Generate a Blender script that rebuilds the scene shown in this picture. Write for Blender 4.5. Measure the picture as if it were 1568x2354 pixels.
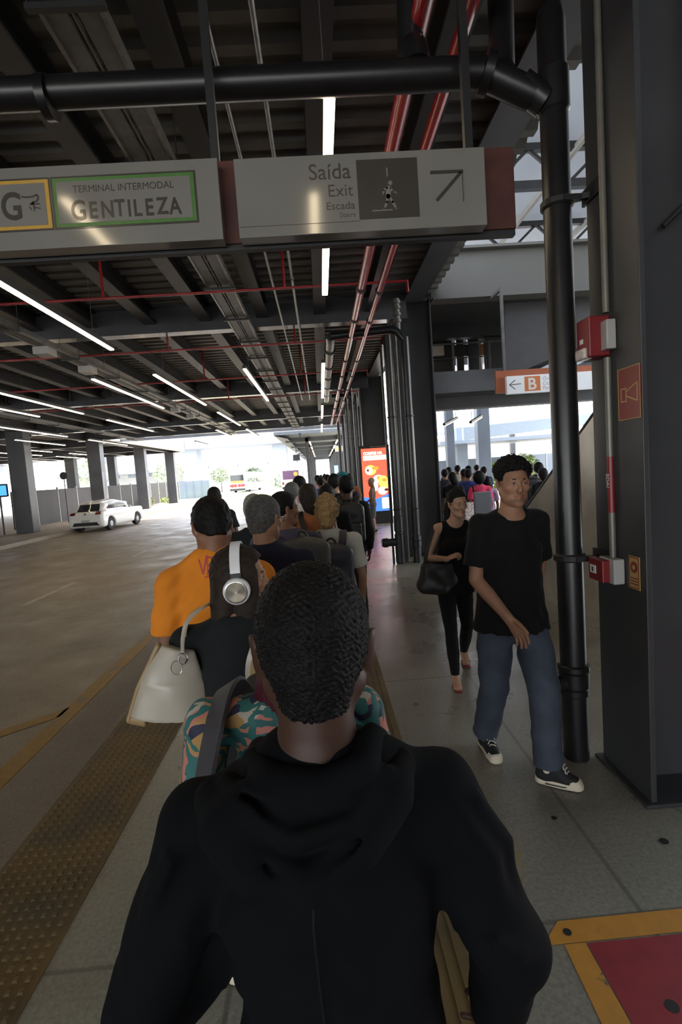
import bpy, bmesh, math, random
import numpy as np
from math import sin, cos, pi, radians as R
from mathutils import Vector, Matrix, Euler
for _o in list(bpy.data.objects): bpy.data.objects.remove(_o, do_unlink=True)
S = bpy.context.scene
C = S.collection
random.seed(7); RNG = np.random.default_rng(7)

# ---------------------------------------------------------------- camera
cam_d = bpy.data.cameras.new('camera'); cam = bpy.data.objects.new('camera', cam_d); C.objects.link(cam)
S.camera = cam
FPX = 1176.0
cam_d.sensor_fit = 'VERTICAL'; cam_d.sensor_height = 36.0; cam_d.lens = 36.0*FPX/2354.0
cam_d.clip_start = 0.05; cam_d.clip_end = 1500
def _cam():
    yaw, pitch, roll = R(1.95), R(-4.49), R(-4.03)
    f = Vector((sin(yaw)*cos(pitch), cos(yaw)*cos(pitch), sin(pitch)))
    r = Vector((cos(yaw), -sin(yaw), 0)); u = r.cross(f)
    r2 = cos(roll)*r + sin(roll)*u; u2 = -sin(roll)*r + cos(roll)*u
    m = Matrix((r2, u2, -f)).transposed().to_4x4(); m.translation = (0, 0, 1.82)
    cam.matrix_world = m
_cam()

# ---------------------------------------------------------------- light
W = bpy.data.worlds.new('sky'); S.world = W; W.use_nodes = True
_n = W.node_tree; _bg = _n.nodes['Background']
_sky = _n.nodes.new('ShaderNodeTexSky'); _sky.sky_type = 'NISHITA'; _sky.sun_disc = False
_sky.sun_elevation = R(58); _sky.sun_rotation = R(60); _sky.air_density = 1.0; _sky.dust_density = 3.0; _sky.ozone_density = 1.5
_mx = _n.nodes.new('ShaderNodeMix'); _mx.data_type = 'RGBA'; _mx.inputs[0].default_value = 0.45
_n.links.new(_sky.outputs[0], _mx.inputs[6]); _mx.inputs[7].default_value = (9.8, 9.7, 9.6, 1)
_n.links.new(_mx.outputs[2], _bg.inputs['Color']); _bg.inputs['Strength'].default_value = 0.55
sun_d = bpy.data.lights.new('sun', 'SUN'); sun = bpy.data.objects.new('sun', sun_d); C.objects.link(sun)
sun_d.energy = 9.0; sun_d.angle = R(0.53); sun_d.color = (1, .95, .86)
sun.rotation_euler = Vector((-.42, -.22, -.88)).to_track_quat('-Z', 'Y').to_euler()
S.view_settings.view_transform = 'Standard'; S.view_settings.look = 'None'
S.view_settings.exposure = 1.0; S.view_settings.gamma = 1.0; S.view_settings.use_curve_mapping = False
LED_STRENGTH = 8.0

# ---------------------------------------------------------------- materials
def mat(name, col, rough=.55, metal=0., var=.12, scale=6., bump=0., bscale=60., emit=0., coat=0., spec=.5, attr=False, sheen=0., dist=.004):
    m = bpy.data.materials.new(name); m.use_nodes = True
    N, L = m.node_tree.nodes, m.node_tree.links
    b = N['Principled BSDF']; b.inputs['Roughness'].default_value = rough; b.inputs['Metallic'].default_value = metal
    b.inputs['Specular IOR Level'].default_value = spec
    c4 = (*col, 1)
    tc = N.new('ShaderNodeTexCoord')
    no = N.new('ShaderNodeTexNoise'); no.inputs['Scale'].default_value = scale; no.inputs['Detail'].default_value = 6
    L.new(tc.outputs['Object'], no.inputs['Vector'])
    rp = N.new('ShaderNodeMapRange'); rp.inputs[1].default_value = .3; rp.inputs[2].default_value = .7
    rp.inputs[3].default_value = 1-var; rp.inputs[4].default_value = 1+var
    L.new(no.outputs['Fac'], rp.inputs[0])
    mx = N.new('ShaderNodeMix'); mx.data_type = 'RGBA'; mx.blend_type = 'MULTIPLY'; mx.inputs[0].default_value = 1
    if attr:
        a = N.new('ShaderNodeAttribute'); a.attribute_name = 'Col'; L.new(a.outputs['Color'], mx.inputs[6])
    else: mx.inputs[6].default_value = c4
    L.new(rp.outputs[0], mx.inputs[7]); L.new(mx.outputs[2], b.inputs['Base Color'])
    if bump:
        nb = N.new('ShaderNodeTexNoise'); nb.inputs['Scale'].default_value = bscale; nb.inputs['Detail'].default_value = 4
        L.new(tc.outputs['Object'], nb.inputs['Vector'])
        bp = N.new('ShaderNodeBump'); bp.inputs['Strength'].default_value = bump; bp.inputs['Distance'].default_value = dist
        L.new(nb.outputs['Fac'], bp.inputs['Height']); L.new(bp.outputs[0], b.inputs['Normal'])
    if emit:
        b.inputs['Emission Color'].default_value = c4; b.inputs['Emission Strength'].default_value = emit
    if coat: b.inputs['Coat Weight'].default_value = coat; b.inputs['Coat Roughness'].default_value = .08
    if sheen: b.inputs['Sheen Weight'].default_value = sheen
    return m
def srgb(r, g, b):
    f = lambda c: (c/255/12.92 if c/255 <= .04045 else ((c/255+.055)/1.055)**2.4)
    return (f(r), f(g), f(b))

# ---------------------------------------------------------------- object helpers
def tag(o, label=None, cat=None, group=None, kind=None):
    if label: o['label'] = label
    if cat: o['category'] = cat
    if group: o['group'] = group
    if kind: o['kind'] = kind
    return o
def thing(name, label, cat, loc=(0, 0, 0), rz=0., group=None, kind=None):
    o = bpy.data.objects.new(name, None); C.objects.link(o); o.empty_display_size = .1
    o.location = loc; o.rotation_euler = (0, 0, rz)
    return tag(o, label, cat, group, kind)
def link_mesh(name, me, m=None, parent=None):
    o = bpy.data.objects.new(name, me); C.objects.link(o)
    if m is not None:
        for mm in (m if isinstance(m, (list, tuple)) else [m]): me.materials.append(mm)
    if parent is not None: o.parent = parent
    return o
def dup(root, loc, rz=None, label=None, group=None):
    r = root.copy(); C.objects.link(r); r.location = loc
    if rz is not None: r.rotation_euler = (0, 0, rz)
    if label: r['label'] = label
    if group: r['group'] = group
    for ch in list(root.children):
        c = ch.copy(); C.objects.link(c); c.parent = r
        for g in list(ch.children):
            d = g.copy(); C.objects.link(d); d.parent = c
    return r

class MB:
    """collects simple solids and links them as one mesh"""
    def __init__(s): s.v = []; s.f = []; s.m = []; s.mi = 0
    def add(s, vs, fs):
        k = len(s.v); s.v += [tuple(v) for v in vs]; s.f += [tuple(i+k for i in f) for f in fs]; s.m += [s.mi]*len(fs); return s
    def box(s, lo, hi):
        (a, b, c), (d, e, f) = lo, hi
        return s.add([(a,b,c),(d,b,c),(d,e,c),(a,e,c),(a,b,f),(d,b,f),(d,e,f),(a,e,f)],
            [(0,3,2,1),(4,5,6,7),(0,1,5,4),(1,2,6,5),(2,3,7,6),(3,0,4,7)])
    def obox(s, a, b, w, h, up=(0,0,1)):
        """bar from a to b, width w (sideways), height h"""
        a, b = Vector(a), Vector(b); d = (b-a).normalized(); u = Vector(up)
        sd = d.cross(u)
        if sd.length < 1e-4: sd = d.cross(Vector((0,1,0)))
        sd.normalize(); u = sd.cross(d)
        P = [p + sd*i*w/2 + u*j*h/2 for p in (a, b) for i, j in ((-1,-1),(1,-1),(1,1),(-1,1))]
        return s.add(P, [(0,3,2,1),(4,5,6,7),(0,1,5,4),(1,2,6,5),(2,3,7,6),(3,0,4,7)])
    def tube(s, pts, r, n=12, cap=True):
        pts = [Vector(p) for p in pts]; rs = r if isinstance(r, (list, tuple)) else [r]*len(pts)
        vs = []; ref = None
        for i, p in enumerate(pts):
            d = ((pts[min(i+1, len(pts)-1)]-p).normalized() + (p-pts[max(i-1, 0)]).normalized())
            if d.length < 1e-6: d = pts[i]-pts[i-1] if i else pts[1]-pts[0]
            d.normalize()
            if ref is None: ref = d.orthogonal().normalized()
            x = (ref - d*ref.dot(d)); x = x.normalized() if x.length > 1e-5 else d.orthogonal().normalized(); ref = x
            y = d.cross(x)
            vs += [p + (x*cos(2*pi*k/n) + y*sin(2*pi*k/n))*rs[i] for k in range(n)]
        fs = [(i*n+k, i*n+(k+1) % n, (i+1)*n+(k+1) % n, (i+1)*n+k) for i in range(len(pts)-1) for k in range(n)]
        if cap: fs += [tuple(range(n-1, -1, -1)), tuple((len(pts)-1)*n+k for k in range(n))]
        return s.add(vs, fs)
    def lathe(s, c, prof, axis=(0,0,1), n=20):
        """prof: list of (radius, distance along axis)"""
        c = Vector(c); d = Vector(axis).normalized(); x = d.orthogonal().normalized(); y = d.cross(x)
        vs = [c + d*h + (x*cos(2*pi*k/n)+y*sin(2*pi*k/n))*max(r, 1e-4) for r, h in prof for k in range(n)]
        fs = [(i*n+k, i*n+(k+1) % n, (i+1)*n+(k+1) % n, (i+1)*n+k) for i in range(len(prof)-1) for k in range(n)]
        fs += [tuple(range(n-1, -1, -1)), tuple((len(prof)-1)*n+k for k in range(n))]
        return s.add(vs, fs)
    def prism(s, poly, a0, a1, axis='y'):
        n = len(poly)
        g = {'y': lambda p, t: (p[0], t, p[1]), 'x': lambda p, t: (t, p[0], p[1]), 'z': lambda p, t: (p[0], p[1], t)}[axis]
        return s.add([g(p, a0) for p in poly]+[g(p, a1) for p in poly],
            [tuple(range(n)), tuple(range(2*n-1, n-1, -1))]+[(k, n+k, n+(k+1) % n, (k+1) % n) for k in range(n)])
    def ico(s, c, r, sub=2):
        b = bmesh.new(); bmesh.ops.create_icosphere(b, subdivisions=sub, radius=1)
        rr = r if isinstance(r, (list, tuple)) else (r, r, r)
        b.verts.ensure_lookup_table()
        s.add([(c[0]+v.co.x*rr[0], c[1]+v.co.y*rr[1], c[2]+v.co.z*rr[2]) for v in b.verts], [tuple(v.index for v in f.verts) for f in b.faces]); b.free(); return s
    def build(s, name, m, parent=None, bevel=0., smooth=False, seg=2):
        me = bpy.data.meshes.new(name); me.from_pydata(s.v, [], s.f); 
        b = bmesh.new(); b.from_mesh(me); bmesh.ops.recalc_face_normals(b, faces=b.faces); b.to_mesh(me); b.free()
        o = link_mesh(name, me, m, parent)
        if any(s.m): me.polygons.foreach_set('material_index', s.m)
        if smooth:
            me.shade_smooth()
            try: me.set_sharp_from_angle(angle=R(35))
            except Exception: pass
        if bevel:
            md = o.modifiers.new('bevel', 'BEVEL'); md.width = bevel; md.segments = seg; md.limit_method = 'ANGLE'; md.angle_limit = R(40)
        return o
def struct(name, mb, m, parent=None, **k):
    o = mb.build(name, m, parent, **k)
    if parent is None: o['kind'] = 'structure'
    return o
def ibeam(mb, a, b, depth, width, tw=.02, tf=.03):
    """I beam whose bottom centre line runs a to b"""
    a, b = Vector(a), Vector(b); z = Vector((0, 0, 1))
    mb.obox(a+z*tf/2, b+z*tf/2, width, tf); mb.obox(a+z*(depth-tf/2), b+z*(depth-tf/2), width, tf)
    mb.obox(a+z*depth/2, b+z*depth/2, tw, depth-2*tf); return mb
def text_mesh(name, s, size, M, m, parent=None, ext=.0008, align='LEFT', sx=1., bold=0., shear=0.):
    cu = bpy.data.curves.new(name, 'FONT'); cu.body = s; cu.size = size; cu.extrude = ext; cu.align_x = align; cu.offset = bold; cu.shear = shear
    cu.resolution_u = 4
    t = bpy.data.objects.new(name+'_tmp', cu); C.objects.link(t)
    dg = bpy.context.evaluated_depsgraph_get(); dg.update()
    me = bpy.data.meshes.new_from_object(t.evaluated_get(dg)); bpy.data.objects.remove(t, do_unlink=True); bpy.data.curves.remove(cu)
    for v in me.vertices: v.co.x *= sx
    me.transform(M); me.name = name; me.materials.clear()
    return link_mesh(name, me, m, parent)
def face_cam(x, y, z):   # text facing -Y
    return Matrix.Translation((x, y, z)) @ Matrix.Rotation(R(90), 4, 'X')
def face_left(x, y, z):  # text facing -X, reading towards -Y
    return Matrix.Translation((x, y, z)) @ Matrix.Rotation(R(-90), 4, 'Z') @ Matrix.Rotation(R(90), 4, 'X')
# ================================================================ shared materials
M_STEEL = mat('charcoal_paint', (.030, .031, .034), .42, var=.2, scale=3, spec=.5)
M_STEEL2 = mat('dark_paint', (.018, .0185, .02), .5, var=.2, scale=3)
M_PIPE = mat('black_pipe_paint', (.011, .011, .012), .34, var=.25, scale=5, bump=.15, bscale=14)
M_DECK = mat('deck_steel', (.15, .145, .135), .6, metal=.1, var=.2, scale=3)
M_GALV = mat('galvanised_steel', (.20, .20, .195), .38, metal=.75, var=.2, scale=12)
M_GALVD = mat('dull_galvanised_steel', (.12, .12, .115), .5, metal=.3, var=.2, scale=9)
M_RED = mat('red_pipe_paint', (.30, .018, .022), .3, var=.15, scale=6, coat=.3)
M_REDBOX = mat('red_plastic', (.19, .014, .018), .35, var=.05)
M_WHITE = mat('white_plastic', (.62, .62, .6), .4, var=.05)
M_BLACK = mat('black_matte', (.012, .012, .013), .55, var=.1)
M_LED = mat('warm_led', (1, .80, .52), .5, emit=LED_STRENGTH, var=0)
M_GREY = mat('pale_grey_paint', (.36, .36, .345), .55, var=.1, scale=2)
M_CONC = mat('light_concrete', (.42, .41, .39), .8, var=.12, scale=1.2, bump=.3, bscale=12)

def floor_mat(name, base, dark, joint=None, rough=.75, tint=None):
    m = bpy.data.materials.new(name); m.use_nodes = True; N, L = m.node_tree.nodes, m.node_tree.links; b = N['Principled BSDF']
    g = N.new('ShaderNodeNewGeometry')
    def noise(sc, det=6, vec=None):
        n = N.new('ShaderNodeTexNoise'); n.inputs['Scale'].default_value = sc; n.inputs['Detail'].default_value = det; n.inputs['Roughness'].default_value = .65
        L.new(vec or g.outputs['Position'], n.inputs['Vector']); return n.outputs['Fac']
    def ramp(f, a, bb, lo=0., hi=1.):
        r = N.new('ShaderNodeMapRange'); r.inputs[1].default_value = a; r.inputs[2].default_value = bb; r.inputs[3].default_value = lo; r.inputs[4].default_value = hi
        L.new(f, r.inputs[0]); return r.outputs[0]
    def mix(f, a, bb):
        x = N.new('ShaderNodeMix'); x.data_type = 'RGBA'
        if isinstance(f, float): x.inputs[0].default_value = f
        else: L.new(f, x.inputs[0])
        for i, q in ((6, a), (7, bb)):
            if isinstance(q, tuple): x.inputs[i].default_value = (*q, 1)
            else: L.new(q, x.inputs[i])
        return x.outputs[2]
    c = mix(ramp(noise(.55), .35, .7), base, dark)
    if tint: c = mix(ramp(noise(.23, 3), .42, .62, 0, .8), c, tint)
    fine = mix(ramp(noise(55, 3), .3, .75), (.75, .75, .75), (1.25, 1.25, 1.25))
    x = N.new('ShaderNodeMix'); x.data_type = 'RGBA'; x.blend_type = 'MULTIPLY'; x.inputs[0].default_value = 1; L.new(c, x.inputs[6]); L.new(fine, x.inputs[7]); c = x.outputs[2]
    spots = ramp(noise(2.6, 2), .70, .77, 0, .3); c = mix(spots, c, tuple(q*.45 for q in dark))
    if joint:
        sep = N.new('ShaderNodeSeparateXYZ'); L.new(g.outputs['Position'], sep.inputs[0])
        for ax, (per, off) in joint.items():
            a = N.new('ShaderNodeMath'); a.operation = 'ADD'; a.inputs[1].default_value = -off; L.new(sep.outputs[ax], a.inputs[0])
            p = N.new('ShaderNodeMath'); p.operation = 'PINGPONG'; p.inputs[1].default_value = per/2; L.new(a.outputs[0], p.inputs[0])
            c = mix(ramp(p.outputs[0], .006, .014, .65, 0), c, tuple(q*.4 for q in dark))
    L.new(c, b.inputs['Base Color']); b.inputs['Roughness'].default_value = rough
    r = ramp(noise(1.3), .3, .7, rough-.22, rough+.1); L.new(r, b.inputs['Roughness'])
    bp = N.new('ShaderNodeBump'); bp.inputs['Strength'].default_value = .25; bp.inputs['Distance'].default_value = .004; L.new(noise(80, 3), bp.inputs['Height']); L.new(bp.outputs[0], b.inputs['Normal'])
    return m
M_PLAT = floor_mat('platform_asphalt_tile', (.285, .288, .24), (.20, .20, .168), {'X': (1.6, 1.14), 'Y': (2.4, 1.85)}, .40, (.15, .125, .10))
M_ROAD = floor_mat('worn_road_concrete', (.235, .195, .145), (.165, .132, .095), {'Y': (6.0, 2.0)}, .56, (.19, .14, .085))
M_SIDE = floor_mat('sidewalk_concrete', (.26, .21, .16), (.20, .16, .12), None, .8)
M_GUT = floor_mat('gutter_concrete', (.21, .175, .135), (.15, .12, .09), None, .75)
M_GROUND = floor_mat('far_ground', (.42, .40, .36), (.33, .32, .29), None, .85)

def paint_mat(name, col, under, wear=.5, wscale=5.):
    m = bpy.data.materials.new(name); m.use_nodes = True; N, L = m.node_tree.nodes, m.node_tree.links; b = N['Principled BSDF']
    g = N.new('ShaderNodeNewGeometry'); n = N.new('ShaderNodeTexNoise'); n.inputs['Scale'].default_value = wscale; n.inputs['Detail'].default_value = 9; n.inputs['Roughness'].default_value = .7
    L.new(g.outputs['Position'], n.inputs['Vector'])
    r = N.new('ShaderNodeMapRange'); r.inputs[1].default_value = wear; r.inputs[2].default_value = wear+.05; L.new(n.outputs['Fac'], r.inputs[0])
    n2 = N.new('ShaderNodeTexNoise'); n2.inputs['Scale'].default_value = 14; n2.inputs['Detail'].default_value = 5; L.new(g.outputs['Position'], n2.inputs['Vector'])
    x0 = N.new('ShaderNodeMix'); x0.data_type = 'RGBA'; L.new(n2.outputs['Fac'], x0.inputs[0]); x0.inputs[6].default_value = (*[c*.7 for c in col], 1); x0.inputs[7].default_value = (*[c*1.2 for c in col], 1)
    x = N.new('ShaderNodeMix'); x.data_type = 'RGBA'; L.new(r.outputs[0], x.inputs[0]); L.new(x0.outputs[2], x.inputs[6]); x.inputs[7].default_value = (*under, 1)
    L.new(x.outputs[2], b.inputs['Base Color']); b.inputs['Roughness'].default_value = .6
    return m
M_YEL = paint_mat('worn_yellow_paint', (.50, .235, .03), (.09, .085, .075), .60, 6)
M_YELR = paint_mat('faded_yellow_paint', (.27, .155, .03), (.17, .135, .095), .56, 4)
M_REDP = paint_mat('red_floor_paint', (.26, .02, .03), (.085, .08, .07), .66, 5)
M_WHL = paint_mat('faded_white_paint', (.36, .32, .26), (.19, .155, .11), .52, 3)

# ================================================================ ground
struct('road', MB().box((-11.8, -16, -.35), (-1.72, 70, -.15)), M_ROAD)
struct('floor', MB().box((-1.72, -16, -.4), (40, 46, 0)), M_PLAT)
struct('far_sidewalk', MB().box((-42, -16, -.4), (-11.95, 58, 0)), M_SIDE)
struct('far_kerb', MB().box((-11.95, -16, -.4), (-11.78, 70, .0)), M_GUT, bevel=.02)
struct('gutter_strip', MB().box((-2.28, -16, -.3), (-1.722, 46, -.143)), M_GUT)
struct('far_ground', MB().box((-300, 46, -.6), (300, 420, -.19)), M_GROUND)
struct('side_ground', MB().box((-300, -60, -.7), (-42, 46, -.2)), M_GROUND)
struct('plaza_ground', MB().box((40, -60, -.7), (300, 46, -.02)), M_GROUND)
# platform nosing
struct('platform_edge', MB().box((-1.74, -16, -.15), (-1.70, 46, .004)), M_GUT)
# road lines
struct('yellow_edge_line', MB().box((-2.47, -16, -.1485), (-2.31, 42, -.146)), M_YELR)
_m = MB(); _m.add([(-2.44, 4.62, -.146), (-2.44, 4.44, -.146), (-6.2, 1.2, -.146), (-6.2, 1.42, -.146)], [(0, 3, 2, 1)])
struct('yellow_branch_line', _m, M_YELR)
for y0 in (-3.6, 2.1, 9.1, 14.4, 20, 25.6, 31.2, 36.8):
    struct('lane_dash', MB().box((-5.50, y0, -.149), (-5.39, y0+(3.2 if y0 < 4 else 2.0), -.147)), M_WHL)
for y0 in (12, 19, 26, 33):
    struct('lane_dash', MB().box((-8.85, y0, -.149), (-8.75, y0+2, -.147)), M_WHL)
# ribbed tactile paving along the kerb
def tactile_mat(name, base, dark):
    m = bpy.data.materials.new(name); m.use_nodes = True; N, L = m.node_tree.nodes, m.node_tree.links; b = N['Principled BSDF']
    g = N.new('ShaderNodeNewGeometry'); n = N.new('ShaderNodeTexNoise'); n.inputs['Scale'].default_value = 3; n.inputs['Detail'].default_value = 9; L.new(g.outputs['Position'], n.inputs['Vector'])
    x = N.new('ShaderNodeMix'); x.data_type = 'RGBA'
    r = N.new('ShaderNodeMapRange'); r.inputs[1].default_value = .36; r.inputs[2].default_value = .66; L.new(n.outputs['Fac'], r.inputs[0]); L.new(r.outputs[0], x.inputs[0])
    x.inputs[6].default_value = (*base, 1); x.inputs[7].default_value = (*dark, 1); L.new(x.outputs[2], b.inputs['Base Color']); b.inputs['Roughness'].default_value = .65
    return m
M_TAC = tactile_mat('worn_yellow_tactile', (.150, .098, .034), (.085, .064, .036))
M_TACR = tactile_mat('ochre_tactile', (.17, .115, .04), (.10, .075, .035))
_m = MB().box((-1.70, -4, 0), (-1.19, 40, .004))
y = -1.0
while y < 16:
    xx = -1.665
    while xx < -1.21:
        _m.add([(xx-.012, y-.014, .004), (xx+.012, y-.014, .004), (xx+.012, y+.014, .004), (xx-.012, y+.014, .004), (xx-.006, y-.007, .009), (xx+.006, y-.007, .009), (xx+.006, y+.007, .009), (xx-.006, y+.007, .009)],
               [(4, 5, 6, 7), (0, 1, 5, 4), (1, 2, 6, 5), (2, 3, 7, 6), (3, 0, 4, 7)]); xx += .048
    y += .048
struct('tactile_warning_strip', _m, M_TAC)
_m = MB().box((.26, -4, 0), (.415, 40, .004))
for k in range(3): _m.box((.28+k*.045, -4, .004), (.305+k*.045, 40, .008))
for k in range(60): _m.box((.255, -4+k*.4, .0035), (.42, -4+k*.4+.006, .0041))
struct('tactile_guide_strip', _m, M_TACR)
# painted box lower right: yellow bands round a red field
def patch(name, poly, z, m):
    struct(name, MB().prism(poly, z-.001, z, 'z'), m)
patch('yellow_floor_band', [(.70, 1.755), (.80, 1.85), (1.6, 1.85), (4, 1.83), (4, 1.745), (1.6, 1.757)], .0022, M_YEL)
patch('yellow_floor_stripe', [(.78, 1.752), (.86, 1.752), (.855, .2), (.72, .2)], .0022, M_YEL)
patch('red_floor_field', [(.865, 1.748), (4, 1.74), (4, .2), (.86, .2)], .0024, M_REDP)
patch('yellow_floor_mark', [(.70, 2.02), (.735, 2.02), (.86, 2.38), (.83, 2.39)], .0018, paint_mat('scuffed_yellow_paint', (.27, .21, .10), (.225, .222, .185), .47, 9))
# drain holes and chewing-gum spots painted as small discs on the floor
for (x, y, r) in ((.815, 1.80, .016), (1.02, 1.505, .022), (1.47, 2.2, .02), (-1.5, 2.63, .02), (1.05, 2.42, .014)):
    struct('floor_hole', MB().lathe((x, y, .0026), [(r, 0), (r, .0008)], n=14), M_BLACK)

# ================================================================ roof
def ribbed(x0, x1, y0, y1, z, per=.30, dep=.075):
    vs, fs = [], []; y = y0; prof = []
    while y < y1:
        prof += [(y, z), (y+.11, z), (y+.15, z+dep), (y+.26, z+dep)]; y += per
    prof.append((y, z))
    for (yy, zz) in prof: vs += [(x0, yy, zz), (x1, yy, zz)]
    for i in range(len(prof)-1): fs.append((2*i, 2*i+1, 2*i+3, 2*i+2))
    m = MB(); m.add(vs, fs); m.box((x0, y0, z+.12), (x1, y1, z+.25)); return m
struct('ceiling', ribbed(-13, 2.5, -14, 31, 5.2), M_DECK)
struct('ceiling_far_side', ribbed(-34, -13, -14, 49, 5.2, .6), M_DECK)
struct('roof_fascia', MB().box((-12.9, 31.2, 4.72), (-12.6, 49, 5.75)), mat('white_fascia', (.8, .8, .78), .6, var=.03))
struct('roof_fascia_end', MB().box((-34, 48.9, 4.72), (-12.6, 49.2, 5.75)), M_STEEL)
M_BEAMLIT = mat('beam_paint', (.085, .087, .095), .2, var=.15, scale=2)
for Y in (-5.8, 2.2, 10.2, 18.2, 26.2, 31.2, 33.4):
    struct('roof_beam', ibeam(MB(), (-14.2, Y, 4.68), (1.9, Y, 4.68), .52, .26), M_BEAMLIT)
for Y in (10.2, 18.2, 26.2, 34.2, 42):
    struct('roof_beam', ibeam(MB(), (-34, Y, 4.6), (-14.2, Y, 4.6), .55, .26), M_STEEL)
for X in (-11.6, -10.5, -9.45, -8.4, -7.35, -6.3, -5.2, -4.15, -3.05, -1.98, -.9, .2, 1.2):
    struct('roof_joist', ibeam(MB(), (X, -13, 4.88), (X, 31, 4.88), .3, .22), M_STEEL2)
for X in (-13.9, -18, -24, -30):
    struct('roof_girder', ibeam(MB(), (X, -13, 4.7), (X, 49, 4.7), .5, .3), M_STEEL)
struct('roof_girder', ibeam(MB(), (2.06, -13, 5.05), (2.06, 35, 5.05), .75, .38), mat('girder_paint', (.075, .077, .085), .4, var=.12, scale=2))
struct('light_blocker_back', MB().box((1.9, -14.3, -.2), (14, -14, 9.5)).box((-34, -14.3, 4.7), (1.9, -14, 5.5)), M_STEEL)  # unseen wall and header, added to narrow the daylight from behind the camera
struct('light_blocker_left', MB().box((-32, -14, -.2), (-31.8, 20, 5.3)), M_STEEL)  # unseen, added to hold back skylight so the near floor darkens

# H section columns along the platform
def hcol(Y, top=5.1):
    m = MB(); m.box((1.57, Y-.225, 0), (1.60, Y+.225, top)); m.box((2.35, Y-.225, 0), (2.38, Y+.225, top)); m.box((1.60, Y-.012, 0), (2.35, Y+.012, top))
    m.box((1.53, Y-.25, 0), (2.42, Y+.25, .02)); return m
for Y, top in ((2.665, 9.2), (10.45, 5.1), (18.45, 5.1), (26.45, 5.1), (34.0, 5.1)):
    struct('column', hcol(Y, top), mat('column_paint', (.040, .041, .044), .45, var=.22, scale=1.6, bump=.08, bscale=5), bevel=.004)
M_PIL = mat('pillar_paint', (.07, .074, .085), .32, var=.1, scale=2)
# box columns across the road
for Y in (24.2, 32.3, 40.3, 48.2):
    struct('column', MB().box((-14.3, Y, 0), (-13.5, Y+.6, 4.72)), M_PIL, bevel=.02)
for X, Y in ((-19.6, 40.3), (-19.6, 48.2), (-22, 32.3), (-26, 40.3), (-19, 24.2)):
    struct('column', MB().box((X, Y, 0), (X+.7, Y+.6, 4.72)), M_PIL, bevel=.02)

# ================================================================ LED strips
def led(row, X, y0, y1, z, label, group=None, top=5.2):
    t = thing('led_strip_light', label, 'light', (X, (y0+y1)/2, z), group=group); h = (y1-y0)/2
    MB().box((-.035, -h, 0), (.035, h, .06)).build('housing', M_STEEL2, t)
    MB().box((-.032, -h+.02, -.022), (.032, h-.02, -.001)).build('diffuser', M_LED, t, bevel=.006)
    for q in (-.7, .7): MB().tube([(0, q*h, .05), (0, q*h, top-z)], .003, 5).build('hanger_wire', M_GALVD, t)
    return t
ORD = ['nearest', 'second', 'third', 'fourth', 'fifth']
rows = [(.2, 'over the platform edge beside the red pipes', [(2.9, 6.17), (9.9, 14.4), (16.0, 19.6), (22, 26.2)]),
        (-1.3, 'just left of the wide cable tray', [(9.95, 14.25)]),
        (-3.0, 'over the near traffic lane', [(3.72, 8.02), (9.95, 14.3), (15.95, 20.3), (22.0, 26.3)]),
        (-4.17, 'under the narrow cable tray with junction boxes', [(10.0, 14.4), (21.5, 25)]),
        (-6.37, 'over the middle of the road', [(10.0, 14.45), (16.0, 20.3), (27, 30)]),
        (-7.55, 'over the middle lane left of the road centre', [(9.9, 14.45)]),
        (-9.6, 'over the far traffic lane', [(15.9, 20.2), (22.0, 26.3)])]
for X, where, segs in rows:
    for i, (a, b) in enumerate(segs):
        lab = ('lit LED strip hung %s' % where) if len(segs) == 1 else ('%s lit LED strip %s' % (ORD[i], where))
        led(0, X, a, b, 3.9, lab, top=4.475 if X == -1.3 else 5.2)
led(0, .1, .1, 1.24, 3.9, 'lit LED strip mirrored in the exit sign, behind the camera on the right')
led(0, -1.68, .1, 1.34, 3.9, 'lit LED strip mirrored in the terminal name sign, behind the camera on the left')
for i, (X, a, b) in enumerate(((-15.2, 26, 30), (-15.2, 32, 36), (-17, 28, 32.3), (-17, 34, 38), (-20, 28, 32.4), (-20, 36, 40), (-22.5, 30, 34), (-25, 30, 34.5), (-25, 38, 42), (-28, 34, 38), (-12.6, 22, 26.2))):
    led(1, X, a, b, 4.1, 'small lit LED strip far off under the roof among the pillars across the road', 'far LED strips across the road')

# ================================================================ cable trays, conduits, pipes
def tray(X, w, z, y0, y1, label, step=1.45, sl=True):
    t = thing('cable_tray', label, 'cable tray', (X, 0, z))
    b = MB(); b.box((-w/2, y0, 0), (-.03, y1, .008)); b.box((.03, y0, 0), (w/2, y1, .008)); b.box((-.008, y0, 0), (.008, y1, .012)); b.build('tray_floor', M_GALVD, t)
    for s in (-1, 1): MB().box((s*w/2-.012, y0, -.012), (s*w/2+.012, y1, .07)).build('side_rail', M_GALV, t)
    for k in (-.02, .02): MB().tube([(k, y0, .03), (k, y1, .03)], .008, 6).build('cable', M_BLACK, t)
    y = y0+.4
    while y < y1:
        sb = MB(); sb.box((-w/2-.05, y-.02, -.045), (w/2+.05, y+.02, -.012)); sb.box((-w/2-.045, y-.004, -.03), (-w/2-.037, y+.004, .42)); sb.box((w/2+.037, y-.004, -.03), (w/2+.045, y+.004, .42))
        sb.build('support_bracket', M_STEEL2, t); y += step
    return t
tray(-1.22, .34, 4.52, -6, 30.5, 'wide galvanised cable tray running along the ceiling left of the signs')
tray(-4.72, .26, 4.4, -4, 30, 'narrow galvanised cable tray with white boxes under it, over the near lane', 2)
tray(-10.15, .3, 4.4, 4, 30, 'galvanised cable tray over the far traffic lane', 2)
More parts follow.
